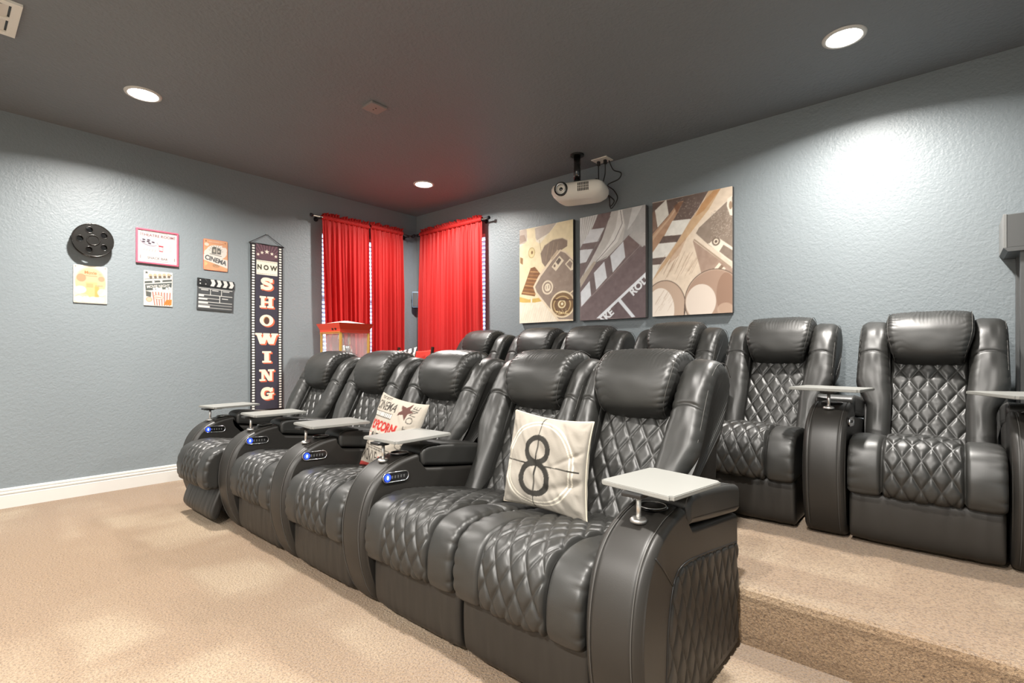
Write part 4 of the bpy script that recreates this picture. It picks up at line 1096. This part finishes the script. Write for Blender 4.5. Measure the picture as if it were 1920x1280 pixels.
def bp_(u, v):
    return np.stack([0.003*np.sin(v*5+u*4)+0.002*np.sin(u*30), u, v], 1)
print_panel('printed_cloth', k, bp_, M['print_cloth'], t)
box('cloth_back', -0.0065, -0.0055, 0.001, BW-0.001, 0.0, BH, M['rod_dark'], t)
cyl('top_rod', (0.0, -0.012, BH+0.004), (0.0, BW+0.012, BH+0.004), 0.006, M['dark'], t, n=10)
cyl('bottom_rod', (0.0, -0.008, -0.004), (0.0, BW+0.008, -0.004), 0.006, M['dark'], t, n=10)
tube('hanging_cord', [(0.0, -0.006, BH+0.008), (-0.004, BW*0.5, BH+0.105), (0.0, BW+0.006, BH+0.008)], 0.0028, M['dark'], t, n=6)
cyl('nail', (-0.012, BW*0.5, BH+0.107), (0.004, BW*0.5, BH+0.107), 0.004, M['steel'], t, n=8)

# ================================================================== CANVAS PICTURES, BACK WALL (plane y = 0)
def quad_map(w, h, TL, TR, BL, BR):
    TL, TR, BL, BR = [np.array(p, float) for p in (TL, TR, BL, BR)]
    def q(x, y):
        u = (x-(TL[0]+BL[0])/2)/((TR[0]+BR[0])/2-(TL[0]+BL[0])/2)
        yt = TL[1]+(TR[1]-TL[1])*u; yb = BL[1]+(BR[1]-BL[1])*u
        return (u*w, (yb-y)/(yb-yt)*h)
    return q
def canvas(label, x0, x1, z0, z1, k, side='canvas_side'):
    w, h = x1-x0, z1-z0
    t = thing('canvas_picture', label, 'picture', (x0, 0, z0), 0, 'three canvas pictures above back row')
    box('stretcher', 0, w, -0.040, -0.004, 0, h, M[side], t, bevel=0.003)
    print_panel('printed_face', k, lambda u, v: np.stack([0.001+u*(w-0.002)/w, np.full(u.shape, -0.0408), 0.001+v*(h-0.002)/h], 1), M['print'], t)
    return t
CW, CH = 0.642, 0.93
k = Ink(CW, CH, 150, 216, 'f4ead6')
q = quad_map(CW, CH, (65, 410), (525, 333), (65, 1203), (528, 1193))
P = lambda *a: [q(*p) for p in a]
k.poly(P((60, 420), (140, 390), (130, 520), (60, 535)), 'cbbcae'); k.poly(P((205, 400), (350, 350), (400, 345), (330, 440), (225, 500), (205, 470)), 'bfb2a8', .8); k.poly(P((60, 460), (110, 450), (130, 500), (60, 530)), '9d8474', .6)
k.poly(P((130, 400), (205, 395), (215, 510), (250, 530), (420, 335), (530, 330), (530, 700), (300, 760), (240, 1010), (60, 1010), (60, 560), (140, 500)), 'f4e4bd')
k.poly(P((255, 610), (290, 545), (360, 500), (440, 487), (480, 510), (478, 560), (400, 610), (340, 680), (300, 735), (268, 690)), '8f7c6c'); k.line(P((255, 610), (290, 545), (360, 500), (440, 487), (480, 510)), 0.008, 'e0cfae')
for x in (330, 370, 405): k.line(P((x, 520), (x-30, 680)), 0.004, 'b39c80')
k.poly(P((168, 735), (205, 725), (258, 790), (205, 975), (82, 955), (120, 860)), '8a5f3c')
for i in range(7): k.line(P((165-i*12, 765+i*29), (235-i*4, 770+i*31)), 0.010, ('c99a66', 'a9774a')[i % 2])
k.poly(P((72, 640), (98, 650), (96, 705), (72, 690)), '9a7850')
k.poly(P((60, 975), (150, 1000), (270, 985), (290, 1015), (160, 1035), (60, 1020)), 'dcb968'); k.line(P((175, 990), (175, 1035)), 0.02, 'f5ecd4'); k.line(P((245, 500), (262, 600)), 0.004, '9b8662')
k.ell(*q(177, 605), 0.042, 0.052, 'e6d4a0'); k.ell(*q(177, 605), 0.042, 0.052, 'b79e68', ring=0.006); k.ell(*q(180, 603), 0.012, 0.016, '8a6a40')
k.poly(P((60, 1025), (290, 1030), (400, 1190), (60, 1205)), 'f6ebd7')
for i in range(16): 
    x = 75+i*20; k.line(P((x+40, 1040+(i % 3)*12), (x, 1190)), 0.0025, 'e0c9a6', .8)
k.poly(P((190, 895), (240, 800), (345, 660), (420, 585), (465, 600), (530, 670), (530, 1192), (400, 1190), (210, 950)), 'efdcc0')
k.poly(P((207, 895), (255, 812), (355, 680), (425, 602), (460, 615), (530, 690), (530, 1180), (410, 1175), (222, 938)), '9b897b')
k.poly(P((340, 660), (400, 585), (412, 600), (355, 675)), 'cdb79c')
k.poly(P((350, 730), (415, 638), (452, 680), (385, 768)), 'f0e2c8'); k.poly(P((385, 690), (412, 655), (430, 675), (405, 715)), '77685e'); k.ell(*q(375, 722), 0.012, 0.014, '8b786a')
k.poly(P((460, 710), (500, 665), (528, 700), (528, 760), (505, 768)), 'f0e2c8'); k.poly(P((472, 712), (500, 682), (520, 706), (505, 750)), '9b897b')
k.ell(*q(315, 903), 0.066, 0.068, 'efdfc6'); k.ell(*q(315, 903), 0.050, 0.052, 'a08c7c'); k.ell(*q(316, 903), 0.036, 0.038, 'f1e3cb'); k.line(P((305, 890), (305, 918)), 0.006, '8d7868'); k.line(P((325, 885), (325, 912)), 0.006, '8d7868')
k.ell(*q(440, 1050), 0.140, 0.125, 'efdcbb'); k.ell(*q(440, 1050), 0.124, 0.109, '86694a'); k.ell(*q(436, 1055), 0.100, 0.085, 'e4c78f', .8); k.ell(*q(436, 1055), 0.088, 0.073, '7e6148'); k.ell(*q(435, 1048), 0.045, 0.040, 'f0deb4'); k.ell(*q(436, 1048), 0.030, 0.027, '9a784c'); k.ell(*q(437, 1046), 0.014, 0.013, 'f6eacb')
k.line(P((370, 1010), (530, 1015)), 0.012, '5e4632'); k.line(P((500, 960), (535, 930)), 0.012, 'efdcbb'); k.line(P((380, 1105), (500, 1135)), 0.008, 'e9cf9a')
for i in range(40): k.ell(*q(385+100*rng.rand(), 1085+50*rng.rand()), 0.004, 0.004, ('f3dfae', '5e4632')[i % 2])
for i in range(6): k.ell(*q(230+260*rng.rand(), 800+300*rng.rand()), 0.003, 0.003, 'c9b8a6')
k.grain(0.05, 26, 26)
canvas('left canvas picture of a pale film reel and old camera', 1.682, 1.682+CW, 1.367, 1.367+CH, k)

k = Ink(CW, CH, 160, 226, '7f7070')
q = quad_map(CW, CH, (582, 325), (1140, 195), (603, 1205), (1150, 1165))
k.poly(P((580, 320), (760, 280), (700, 420), (590, 600)), 'e8e9e8')
for i in range(7): k.line(P((620+i*22, 318-i*4), (600+i*9, 520+i*12), (592, 590)), 0.004, 'a9a7a6')
k.poly(P((760, 285), (880, 270), (840, 380), (700, 420)), '857372'); k.poly(P((690, 420), (815, 400), (760, 520), (620, 545)), 'e6e8ec'); k.poly(P((620, 545), (765, 520), (740, 565), (590, 597)), '837473')
k.poly(P((590, 600), (712, 585), (650, 700), (590, 715)), 'e4e7eb'); k.poly(P((590, 715), (640, 706), (620, 765), (590, 768)), '7a6c6b')
k.poly(P((870, 260), (1142, 195), (1142, 580), (1020, 450), (960, 520), (830, 660), (725, 710), (600, 915), (590, 860), (690, 690), (790, 500)), 'd6d3cf')
k.poly(P((930, 245), (960, 240), (975, 380), (920, 520), (800, 640), (730, 705), (840, 540), (905, 400)), 'f1efec'); k.poly(P((960, 245), (1142, 200), (1142, 440), (1050, 430), (960, 520), (985, 380)), 'b5b4b4', .7); k.poly(P((1040, 225), (1120, 205), (1060, 330), (1000, 420)), 'e9e9e8', .8)
k.poly(P((1000, 480), (1050, 430), (1110, 430), (1142, 450), (1142, 580)), 'c5c2c0')
k.line(P((945, 250), (960, 360), (900, 500), (820, 600), (725, 710)), 0.005, '6f6a6a'); k.line(P((860, 300), (800, 430), (690, 640), (595, 890)), 0.006, '8c8582'); k.line(P((725, 710), (830, 650)), 0.004, '55504f')
k.poly(P((595, 850), (720, 690), (740, 700), (600, 920)), 'bfb3a4')
k.poly(P((600, 960), (690, 850), (700, 980), (605, 1085)), 'e6e9ee'); k.poly(P((680, 840), (725, 800), (740, 935), (695, 985)), '786a6a')
k.poly(P((720, 790), (810, 690), (832, 830), (740, 935)), 'e6e9ee'); k.poly(P((812, 690), (862, 650), (880, 785), (835, 830)), '7b6d6d')
k.poly(P((860, 640), (968, 515), (985, 650), (882, 783)), 'e4e7ec'); k.poly(P((968, 515), (1010, 460), (1142, 585), (1100, 540), (985, 655)), '83716f')
k.poly(P((605, 1085), (1135, 545), (1150, 570), (1150, 770), (740, 1180), (603, 1205)), '7a6a6b')
k.line(P((605, 1085), (1105, 545)), 0.004, 'a89a97')
k.poly(P((740, 1180), (1150, 770), (1150, 800), (775, 1178)), 'e9edf2'); k.poly(P((775, 1178), (1150, 800), (1150, 1165)), '6d5e60')
k.poly(P((915, 1015), (940, 1000), (1065, 1160), (1035, 1165)), 'e4e8ee')
k.text('ROLL', *q(1100, 885), 0.088, 'eef1f5', rot=0.70, bold=0.0035); k.text('TAKE', *q(812, 1183), 0.084, 'eef1f5', rot=0.70, bold=0.0035, align='CENTER')
k.grain(0.045, 30, 30)
canvas('middle canvas picture of a clapperboard with the letters ROLL', 2.397, 2.397+0.648, 1.363, 1.363+CH-0.005, k)

k = Ink(0.628, CH, 156, 226, 'dccbbb')
CW3 = 0.628
q = quad_map(CW3, CH, (105, 232), (790, 90), (105, 1203), (793, 1170))
k.poly(P((105, 240), (600, 130), (560, 220), (450, 370), (105, 660)), '6f5f58')
for i in range(60): k.ell(*q(330+200*rng.rand(), 190+180*rng.rand()), 0.003, 0.003, 'a5978c')
k.poly(P((105, 320), (135, 300), (150, 450), (105, 490)), '8a7163'); k.poly(P((130, 300), (235, 205), (258, 335), (155, 445)), 'eae6dc')
k.poly(P((105, 500), (240, 360), (345, 225), (390, 215), (330, 330), (215, 515), (105, 665)), 'b9957a'); k.poly(P((105, 520), (240, 380), (350, 240), (300, 330), (180, 470), (105, 560)), 'd6b79a', .8); k.poly(P((300, 260), (360, 222), (385, 225), (330, 320)), '7c5a48', .8)
k.poly(P((290, 385), (450, 368), (375, 500), (215, 517)), 'ece9e1'); k.poly(P((205, 520), (370, 503), (330, 568), (170, 578)), '6b5b55')
k.poly(P((165, 580), (325, 565), (240, 690), (105, 707), (105, 660)), 'ebe8e1'); k.poly(P((105, 707), (235, 692), (185, 755), (105, 762)), '6f605a'); k.poly(P((105, 762), (185, 757), (105, 890)), 'e8e5dd')
k.poly(P((600, 130), (770, 90), (793, 95), (793, 170), (720, 235), (500, 450), (470, 560), (540, 800), (420, 980), (400, 1060), (330, 930), (220, 895), (105, 925), (105, 890), (320, 610), (480, 340)), 'e3d1bc')
k.poly(P((600, 130), (700, 108), (600, 290), (440, 500), (260, 720), (105, 900), (190, 760), (330, 570), (450, 380), (560, 220)), 'c9a57e', .8); k.poly(P((640, 130), (700, 112), (560, 300), (490, 350), (540, 240)), 'b98250', .55); k.poly(P((300, 640), (420, 520), (350, 680), (250, 760)), 'b59278', .5)
for i in range(22):
    x = 180+i*14+30*rng.rand(); y = 640+120*rng.rand(); k.line(P((x+45, y), (x-25, y+110+40*rng.rand())), 0.0025, 'a78c77', .8)
k.poly(P((470, 560), (500, 520), (790, 780), (793, 900), (640, 830), (540, 830)), 'a28878', .85)
k.poly(P((472, 490), (505, 430), (720, 235), (793, 165), (793, 790), (775, 790), (480, 560)), 'e4d4c1'); k.poly(P((495, 492), (520, 445), (725, 245), (793, 180), (793, 735), (600, 590)), '918275')
k.grain(0.05, 34, 34)
for i in range(150): k.ell(*q(620+165*rng.rand(), 300+230*rng.rand()), 0.0032, 0.0032, 'b3a598')
k.line(P((480, 545), (778, 785)), 0.010, 'a7937f'); k.line(P((600, 580), (780, 735)), 0.007, 'f0e4d2')
k.poly(P((605, 580), (665, 520), (793, 615), (793, 640), (720, 590), (685, 650)), 'efe4d3'); k.ell(*q(660, 562), 0.030, 0.032, '7c6d61'); k.ell(*q(660, 562), 0.019, 0.021, 'e9dcc9'); k.ell(*q(660, 562), 0.010, 0.011, '6c5e54')
k.poly(P((750, 200), (785, 175), (790, 345), (770, 340), (745, 260)), 'f1e6d6'); k.ell(*q(775, 255), 0.012, 0.030, 'a58d76')
k.line(P((655, 800), (690, 755)), 0.022, 'efe2cf'); k.line(P((672, 818), (710, 772)), 0.020, '8d7866'); k.line(P((685, 835), (725, 790)), 0.022, 'e9dbc8'); k.line(P((700, 850), (735, 812)), 0.008, '6b5a4d')
def lens(cx, cy, rx, ry):
    k.ell(*q(cx, cy), rx, ry, '6e5d52'); k.ell(*q(cx, cy), rx-0.006, ry-0.006, 'c4ab97'); 
lens(215, 1120, 0.178, 0.215); k.ell(q(215, 1120)[0]-0.035, q(215, 1120)[1]-0.025, 0.120, 0.180, 'efe3d6'); 
lens(640, 1060, 0.222, 0.235); k.ell(*q(640, 1040), 0.205, 0.205, 'a88a78', .7); k.ell(q(535, 1090)[0], q(535, 1075)[1], 0.115, 0.135, 'eaddd0', .9); k.ell(*q(740, 1010), 0.07, 0.16, '92725f', .6); k.ell(*q(735, 1140), 0.06, 0.05, 'c8ad98', .7)
for i in range(20): 
    x = 140+150*rng.rand(); y = 960+160*rng.rand(); k.line(P((x+30, y), (x-10, y+60)), 0.002, 'bba491', .7)
k.line(P((395, 1185), (400, 1090)), 0.006, '4a3c35')
canvas('right canvas picture of wooden boards, lenses and an old camera', 3.098, 3.098+CW3, 1.366, 1.366+CH-0.002, k)

# ================================================================== CUSHIONS
def cushion(name, label, loc, rot, ink, size, thick, back='print_cloth', piping=True, seed=0.0, bgcol='cfc7b8', floppy=1.0):
    w, h = size
    t = thing(name, label, 'cushion', loc, 0); t.rotation_euler = rot
    n, m = 120, 130
    u = np.linspace(-1, 1, n); v = np.linspace(-1, 1, m); U, Vv = np.meshgrid(u, v)
    def pos(sign):
        px = 1-0.085*(1-Vv**2)*abs(U)**3; py = 1-0.085*(1-U**2)*abs(Vv)**3
        X = U*px*w/2; Z = Vv*py*h/2
        D = thick*((1-U**2)**0.42)*((1-Vv**2)**0.42)
        wr = 0.010*(vnoise(U*4+seed+Vv*2.5, Vv*3.0+seed)-0.5)+0.012*np.exp(-((Vv+0.55-0.35*U)/0.09)**2)*np.clip(U+0.2, 0, 1)*-1+0.006*(vnoise(U*9+Vv*6+seed, Vv*2)-0.5)
        cr = -0.007*np.exp(-((U*0.55-Vv-0.15)/0.05)**2)*np.clip(U, 0, 1)
        edge = np.clip((1-np.maximum(abs(U), abs(Vv)))/0.15, 0, 1)
        pk = -0.002*np.abs(np.sin(U*11+seed))*np.clip((abs(Vv)-0.72)/0.28, 0, 1)*edge*3-0.002*np.abs(np.sin(Vv*10+seed))*np.clip((abs(U)-0.72)/0.28, 0, 1)*edge*3
        Y = -sign*(D/2+(wr+cr)*edge+pk)
        wave = 0.012*np.sin(2.2*U+1.3*Vv+seed)*floppy
        return np.stack([X, Y+wave, Z], -1)
    A = pos(1); B = pos(-1)
    V = np.concatenate([A.reshape(-1, 3), B.reshape(-1, 3)]); F = []
    for i in range(m-1):
        for j in range(n-1):
            a = i*n+j; F.append((a, a+1, a+n+1, a+n)); b = a+n*m; F.append((b, b+n, b+n+1, b+1))
    C = ink.out(); 
    ii = np.clip(((v+1)/2*(ink.H-1)).astype(int), 0, ink.H-1); jj = np.clip(((u+1)/2*(ink.W-1)).astype(int), 0, ink.W-1)
    cf = C[ii][:, jj].reshape(-1, 3); cb = np.tile(k_rgb(bgcol), (n*m, 1))
    ink_mesh('cover', V, F, np.concatenate([cf, cb]), M['print_cloth'], t)
    if piping:
        E_ = np.concatenate([A[0, :-1], A[:-1, -1], A[-1, :0:-1], A[:0:-1, 0]])
        tube('piping', E_[::2], 0.0028, mat('cushion_piping', rgb('c2b8a6'), 0.9), t, n=6, closed=True)
    return t
def k_rgb(c): return np.array([int(c[i:i+2], 16)/255 for i in (0, 2, 4)])
S8 = 0.43
k = Ink(S8, S8, 240, 260, '9b958b', ss=2)
k.grain(0.03, 20, 20)
cx, cy = 0.192, 0.215
k.ell(cx+0.008, cy, 0.182, 0.192, 'd6cfbf', ring=0.006); k.ell(cx+0.008, cy, 0.166, 0.176, 'd6cfbf', ring=0.006)
k.line([(cx-0.205, cy-0.01), (cx+0.215, cy-0.004)], 0.0055, '25231f'); k.line([(cx+0.003, cy-0.212), (cx-0.002, cy+0.21)], 0.0055, '25231f')
k.ell(cx, cy-0.068, 0.077, 0.080, '2c2a26', ring=0.026); k.ell(cx, cy+0.058, 0.065, 0.066, '2c2a26', ring=0.024)
k.line([(cx+0.003, cy-0.212), (cx-0.002, cy+0.21)], 0.0045, '25231f')
cushion('throw_cushion', 'beige square cushion printed with a large number 8 in film circles', (3.752, FY+0.325, 0.636), (math.radians(-7), math.radians(2), math.radians(-3)), k, (0.405, 0.374), 0.125, seed=1.3)
k = Ink(0.42, 0.42, 220, 220, 'b0a89c', ss=2)
k.grain(0.02, 20, 20)
k.text('THE BEST', 0.10, 0.398, 0.026, '5b544c', bold=0.0006); k.text('CINEMA', 0.145, 0.350, 0.072, '3f3a35', bold=0.0010, sx=0.80)
k.rect(0.015, 0.285, 0.245, 0.3155, '4d4741'); 
for i in range(13): k.rect(0.020+i*0.0175, 0.290, 0.032+i*0.0175, 0.311, 'ddd6ca')
k.star(0.315, 0.352, 0.055, '5a3c36', rot=0.25)
k.text('POPCORN', 0.178, 0.238, 0.066, 'a82a25', bold=0.0034, sx=0.84)
k.text('NOW', 0.185, 0.175, 0.060, '35312d', bold=0.0016); k.text('TICKET ONE', 0.365, 0.25, 0.060, '55504a', rot=PI/2-0.05, sx=0.85)
k.rect(0.02, 0.155, 0.095, 0.195, 'b98b86'); k.rect(0.024, 0.159, 0.091, 0.191, 'd9d2c6'); k.text('SHOW', 0.058, 0.175, 0.024, 'b0625c')
k.rect(0.02, 0.125, 0.33, 0.129, '4d4741')
for i in range(22): k.rect(0.11+i*0.011, 0.112, 0.116+i*0.011, 0.119, '35312d')
k.text('MOVIE', 0.11, 0.068, 0.092, '4a443e', bold=0.0005, sx=0.72); k.text('FILM', 0.28, 0.06, 0.06, 'b5302a', bold=0.002); k.rect(0.0, 0.0, 0.42, 0.022, 'a33a34')
cushion('throw_cushion', 'white cushion printed with popcorn, cinema words and a star', (2.675, FY+0.37, 0.628), (math.radians(-19), math.radians(6), math.radians(-2)), k, (0.41, 0.42), 0.12, seed=4.1, bgcol='d9d2c6', piping=False)

# ================================================================== DIRECTOR'S CHAIR with clapper cushion
t = thing('director_chair', "red canvas director's chair with dark posts near the window corner", 'chair', (0.50, -0.62, RISER_Z))
def stick(name, a, b, w=0.026, d=0.018, m='wood_dark', p=None):
    a, b = Vector(a), Vector(b); bm = bmesh.new(); v = b-a
    qn = Vector((0, 0, 1)).rotation_difference(v.normalized()).to_matrix().to_4x4()
    bmesh.ops.create_cube(bm, size=1, matrix=Matrix.Translation((a+b)/2) @ qn @ Matrix.Diagonal((w, d, v.length, 1)))
    bmesh.ops.bevel(bm, geom=list(bm.edges), offset=0.002, segments=1, affect='EDGES')
    return obj_bm(name, bm, M[m], p or t)
for sx in (-1, 1):
    stick('arm_rest', (sx*0.285, -0.22, 0.63), (sx*0.285, 0.20, 0.63), 0.018, 0.05)
    stick('back_post', (sx*0.285, 0.17, 0.60), (sx*0.292, 0.21, 0.925), 0.020, 0.03)
    stick('front_post', (sx*0.285, -0.19, 0.43), (sx*0.285, -0.19, 0.63)); stick('rear_post', (sx*0.285, 0.17, 0.43), (sx*0.285, 0.17, 0.63))
    stick('seat_rail', (sx*0.272, -0.22, 0.43), (sx*0.272, 0.20, 0.43)); stick('floor_rail', (sx*0.272, -0.22, 0.014), (sx*0.272, 0.20, 0.014))
for y in (-0.18, 0.16):
    stick('cross_leg', (-0.26, y, 0.02), (0.26, y, 0.42), 0.026, 0.016); stick('cross_leg', (0.26, y+0.02, 0.02), (-0.26, y+0.02, 0.42), 0.026, 0.016)
def sheet(name, fn, nu, nv, m, par, th=0.003):
    V = []; F = []
    for s_ in (0, 1):
        for i in range(nv):
            for j in range(nu):
                p = fn(j/(nu-1), i/(nv-1)); V.append((p[0], p[1]+s_*th, p[2]-s_*th*0.3))
    N = nu*nv
    for i in range(nv-1):
        for j in range(nu-1):
            a = i*nu+j; F.append((a, a+1, a+nu+1, a+nu)); F.append((a+N, a+N+nu, a+N+nu+1, a+N+1))
    for i in range(nv-1):
        F.append((i*nu, (i+1)*nu, (i+1)*nu+N, i*nu+N)); F.append((i*nu+nu-1, i*nu+nu-1+N, (i+1)*nu+nu-1+N, (i+1)*nu+nu-1))
    for j in range(nu-1):
        F.append((j, j+N, j+1+N, j+1)); a = (nv-1)*nu; F.append((a+j, a+j+1, a+j+1+N, a+j+N))
    return raw(name, V, F, m, par)
sheet('back_canvas', lambda u, v: (-0.295+0.59*u, 0.165+0.03*v+0.035*math.sin(PI*u), 0.72+0.175*v-0.014*math.sin(PI*u)*v), 30, 12, M['cloth_red'], t)
sheet('seat_canvas', lambda u, v: (-0.28+0.56*u, -0.21+0.40*v, 0.445-0.03*math.sin(PI*u)), 24, 16, M['cloth_red'], t)
k = Ink(0.40, 0.40, 120, 120, 'e9e4da')
k.poly([(0, 0.40), (0.4, 0.40), (0.4, 0.30), (0, 0.30)], '3f4144')
k.rect(0.0, 0.40, 0.085, 0.30, 'ece7dc')
for i in range(5):
    x = 0.10+i*0.068; k.poly([(x, 0.40), (x+0.038, 0.40), (x+0.056, 0.35), (x+0.038, 0.30), (x, 0.30), (x+0.018, 0.35)], 'f1ede4')
k.rect(0, 0.0, 0.4, 0.28, '3f4144'); k.rect(0.02, 0.20, 0.38, 0.208, 'f1ede4'); k.rect(0.02, 0.12, 0.38, 0.128, 'f1ede4'); k.text('SCENE', 0.1, 0.24, 0.03, 'f1ede4'); k.text('TAKE', 0.28, 0.24, 0.03, 'f1ede4')
cushion('throw_cushion', "clapperboard cushion with grey and white chevrons on the red chair", (0.485, -0.62+0.03, RISER_Z+0.688), (math.radians(-12), math.radians(-5), math.radians(2)), k, (0.46, 0.44), 0.11, seed=2.2, bgcol='3f4144', piping=False)

# ================================================================== POPCORN MACHINE
t = thing('popcorn_machine', 'small red popcorn cart with golden posts in front of left curtain', 'popcorn machine', (0.41, -1.21, RISER_Z))
px, py = 0.175, 0.150
z0c, z1c, ztop = 0.62, 1.055, 1.145
box('cart_base', -px, px, -py, py, 0.16, z0c-0.02, M['red_paint'], t, bevel=0.006)
box('counter', -px-0.012, px+0.012, -py-0.012, py+0.012, z0c-0.02, z0c, M['yellow_paint'], t, bevel=0.004)
for sx in (-1, 1):
    for sy in (-1, 1):
        box('corner_post', sx*px-0.010, sx*px+0.010, sy*py-0.010, sy*py+0.010, z0c, z1c, M['yellow_paint'], t, bevel=0.002)
bm = bmesh.new()
r0 = [(-px-0.012, -py-0.012), (px+0.012, -py-0.012), (px+0.012, py+0.012), (-px-0.012, py+0.012)]
r1 = [(-px-0.038, -py-0.038), (px+0.038, -py-0.038), (px+0.038, py+0.038), (-px-0.038, py+0.038)]
lv = [[bm.verts.new((p[0], p[1], z)) for p in r] for r, z in ((r0, z1c), (r0, z1c+0.03), (r1, ztop))]
bm.faces.new(lv[0][::-1]); bm.faces.new(lv[2])
for a, b in ((0, 1), (1, 2)):
    for i in range(4): bm.faces.new((lv[a][i], lv[a][(i+1) % 4], lv[b][(i+1) % 4], lv[b][i]))
ca = obj_bm('canopy', bm, M['red_paint'], t)
bm = bmesh.new(); bmesh.ops.create_cone(bm, cap_ends=True, segments=4, radius1=0.22, radius2=0.03, depth=0.03, matrix=Matrix.Translation((0, 0, ztop+0.016)) @ Matrix.Rotation(PI/4, 4, 'Z') @ Matrix.Diagonal((1, 0.9, 1, 1)))
obj_bm('canopy_lid', bm, M['white_plastic'], ca)
for z in (z1c+0.003, z1c-0.01): box('gold_strip', -px-0.013, px+0.013, -py-0.014, -py-0.011, z, z+0.006, M['yellow_paint'], ca)
for kx in (0.06, 0.115): cyl('switch', (kx, -py-0.024, z1c+0.035), (kx, -py-0.010, z1c+0.035), 0.009, M['wood_dark'], ca, n=12)
for (n_, a) in (('glass_pane', (-px+0.01, px-0.01, -py-0.002, -py+0.002)), ('glass_pane', (-px+0.01, px-0.01, py-0.002, py+0.002)), ('glass_pane', (-px-0.002, -px+0.002, -py+0.01, py-0.01)), ('glass_pane', (px-0.002, px+0.002, -py+0.01, py-0.01))):
    box(n_, *a, z0c+0.002, z1c-0.002, M['glass'], t)
kt = lathe('kettle', [(0.0, 0.0), (0.05, 0.0), (0.062, 0.02), (0.062, 0.09), (0.056, 0.10), (0.0, 0.105)], M['chrome'], t, n=32); kt.location = (0.02, 0.0, 0.84)
for sx in (-0.03, 0.07): cyl('kettle_hanger', (sx, 0, 0.93), (sx, 0, z1c-0.001), 0.006, M['steel'], kt, n=10).location = (-0.02, 0, -0.84)
cyl('kettle_handle', (0.055, -0.03, 0.05), (0.12, -0.08, 0.07), 0.006, M['dark'], kt, n=8)
box('light_fixture', -0.10, -0.06, -0.02, 0.02, 1.00, 1.054, M['white_plastic'], t, bevel=0.004)
bm = bmesh.new()
for i in range(90):
    a, r = 2*PI*rng.rand(), 0.13*math.sqrt(rng.rand())
    bmesh.ops.create_icosphere(bm, subdivisions=1, radius=0.012+0.004*rng.rand(), matrix=Matrix.Translation((r*math.cos(a), r*0.85*math.sin(a), z0c+0.012+0.05*rng.rand()*(1-r/0.14))))
pc = obj_bm('popped_corn', bm, M['kernel'], t, smooth=True); pc['kind'] = 'stuff'
for sx in (-1, 1):
    w = cyl('wheel', (sx*(px+0.012), 0.02, 0.135), (sx*(px+0.030), 0.02, 0.135), 0.135, M['dark'], t, n=32)
    stick('leg', (sx*(px-0.02), -py+0.02, 0.001), (sx*(px-0.02), -py+0.02, 0.17), 0.02, 0.02, 'red_paint', t)
cyl('axle', (-px-0.03, 0.02, 0.135), (px+0.03, 0.02, 0.135), 0.010, M['steel'], t, n=10)
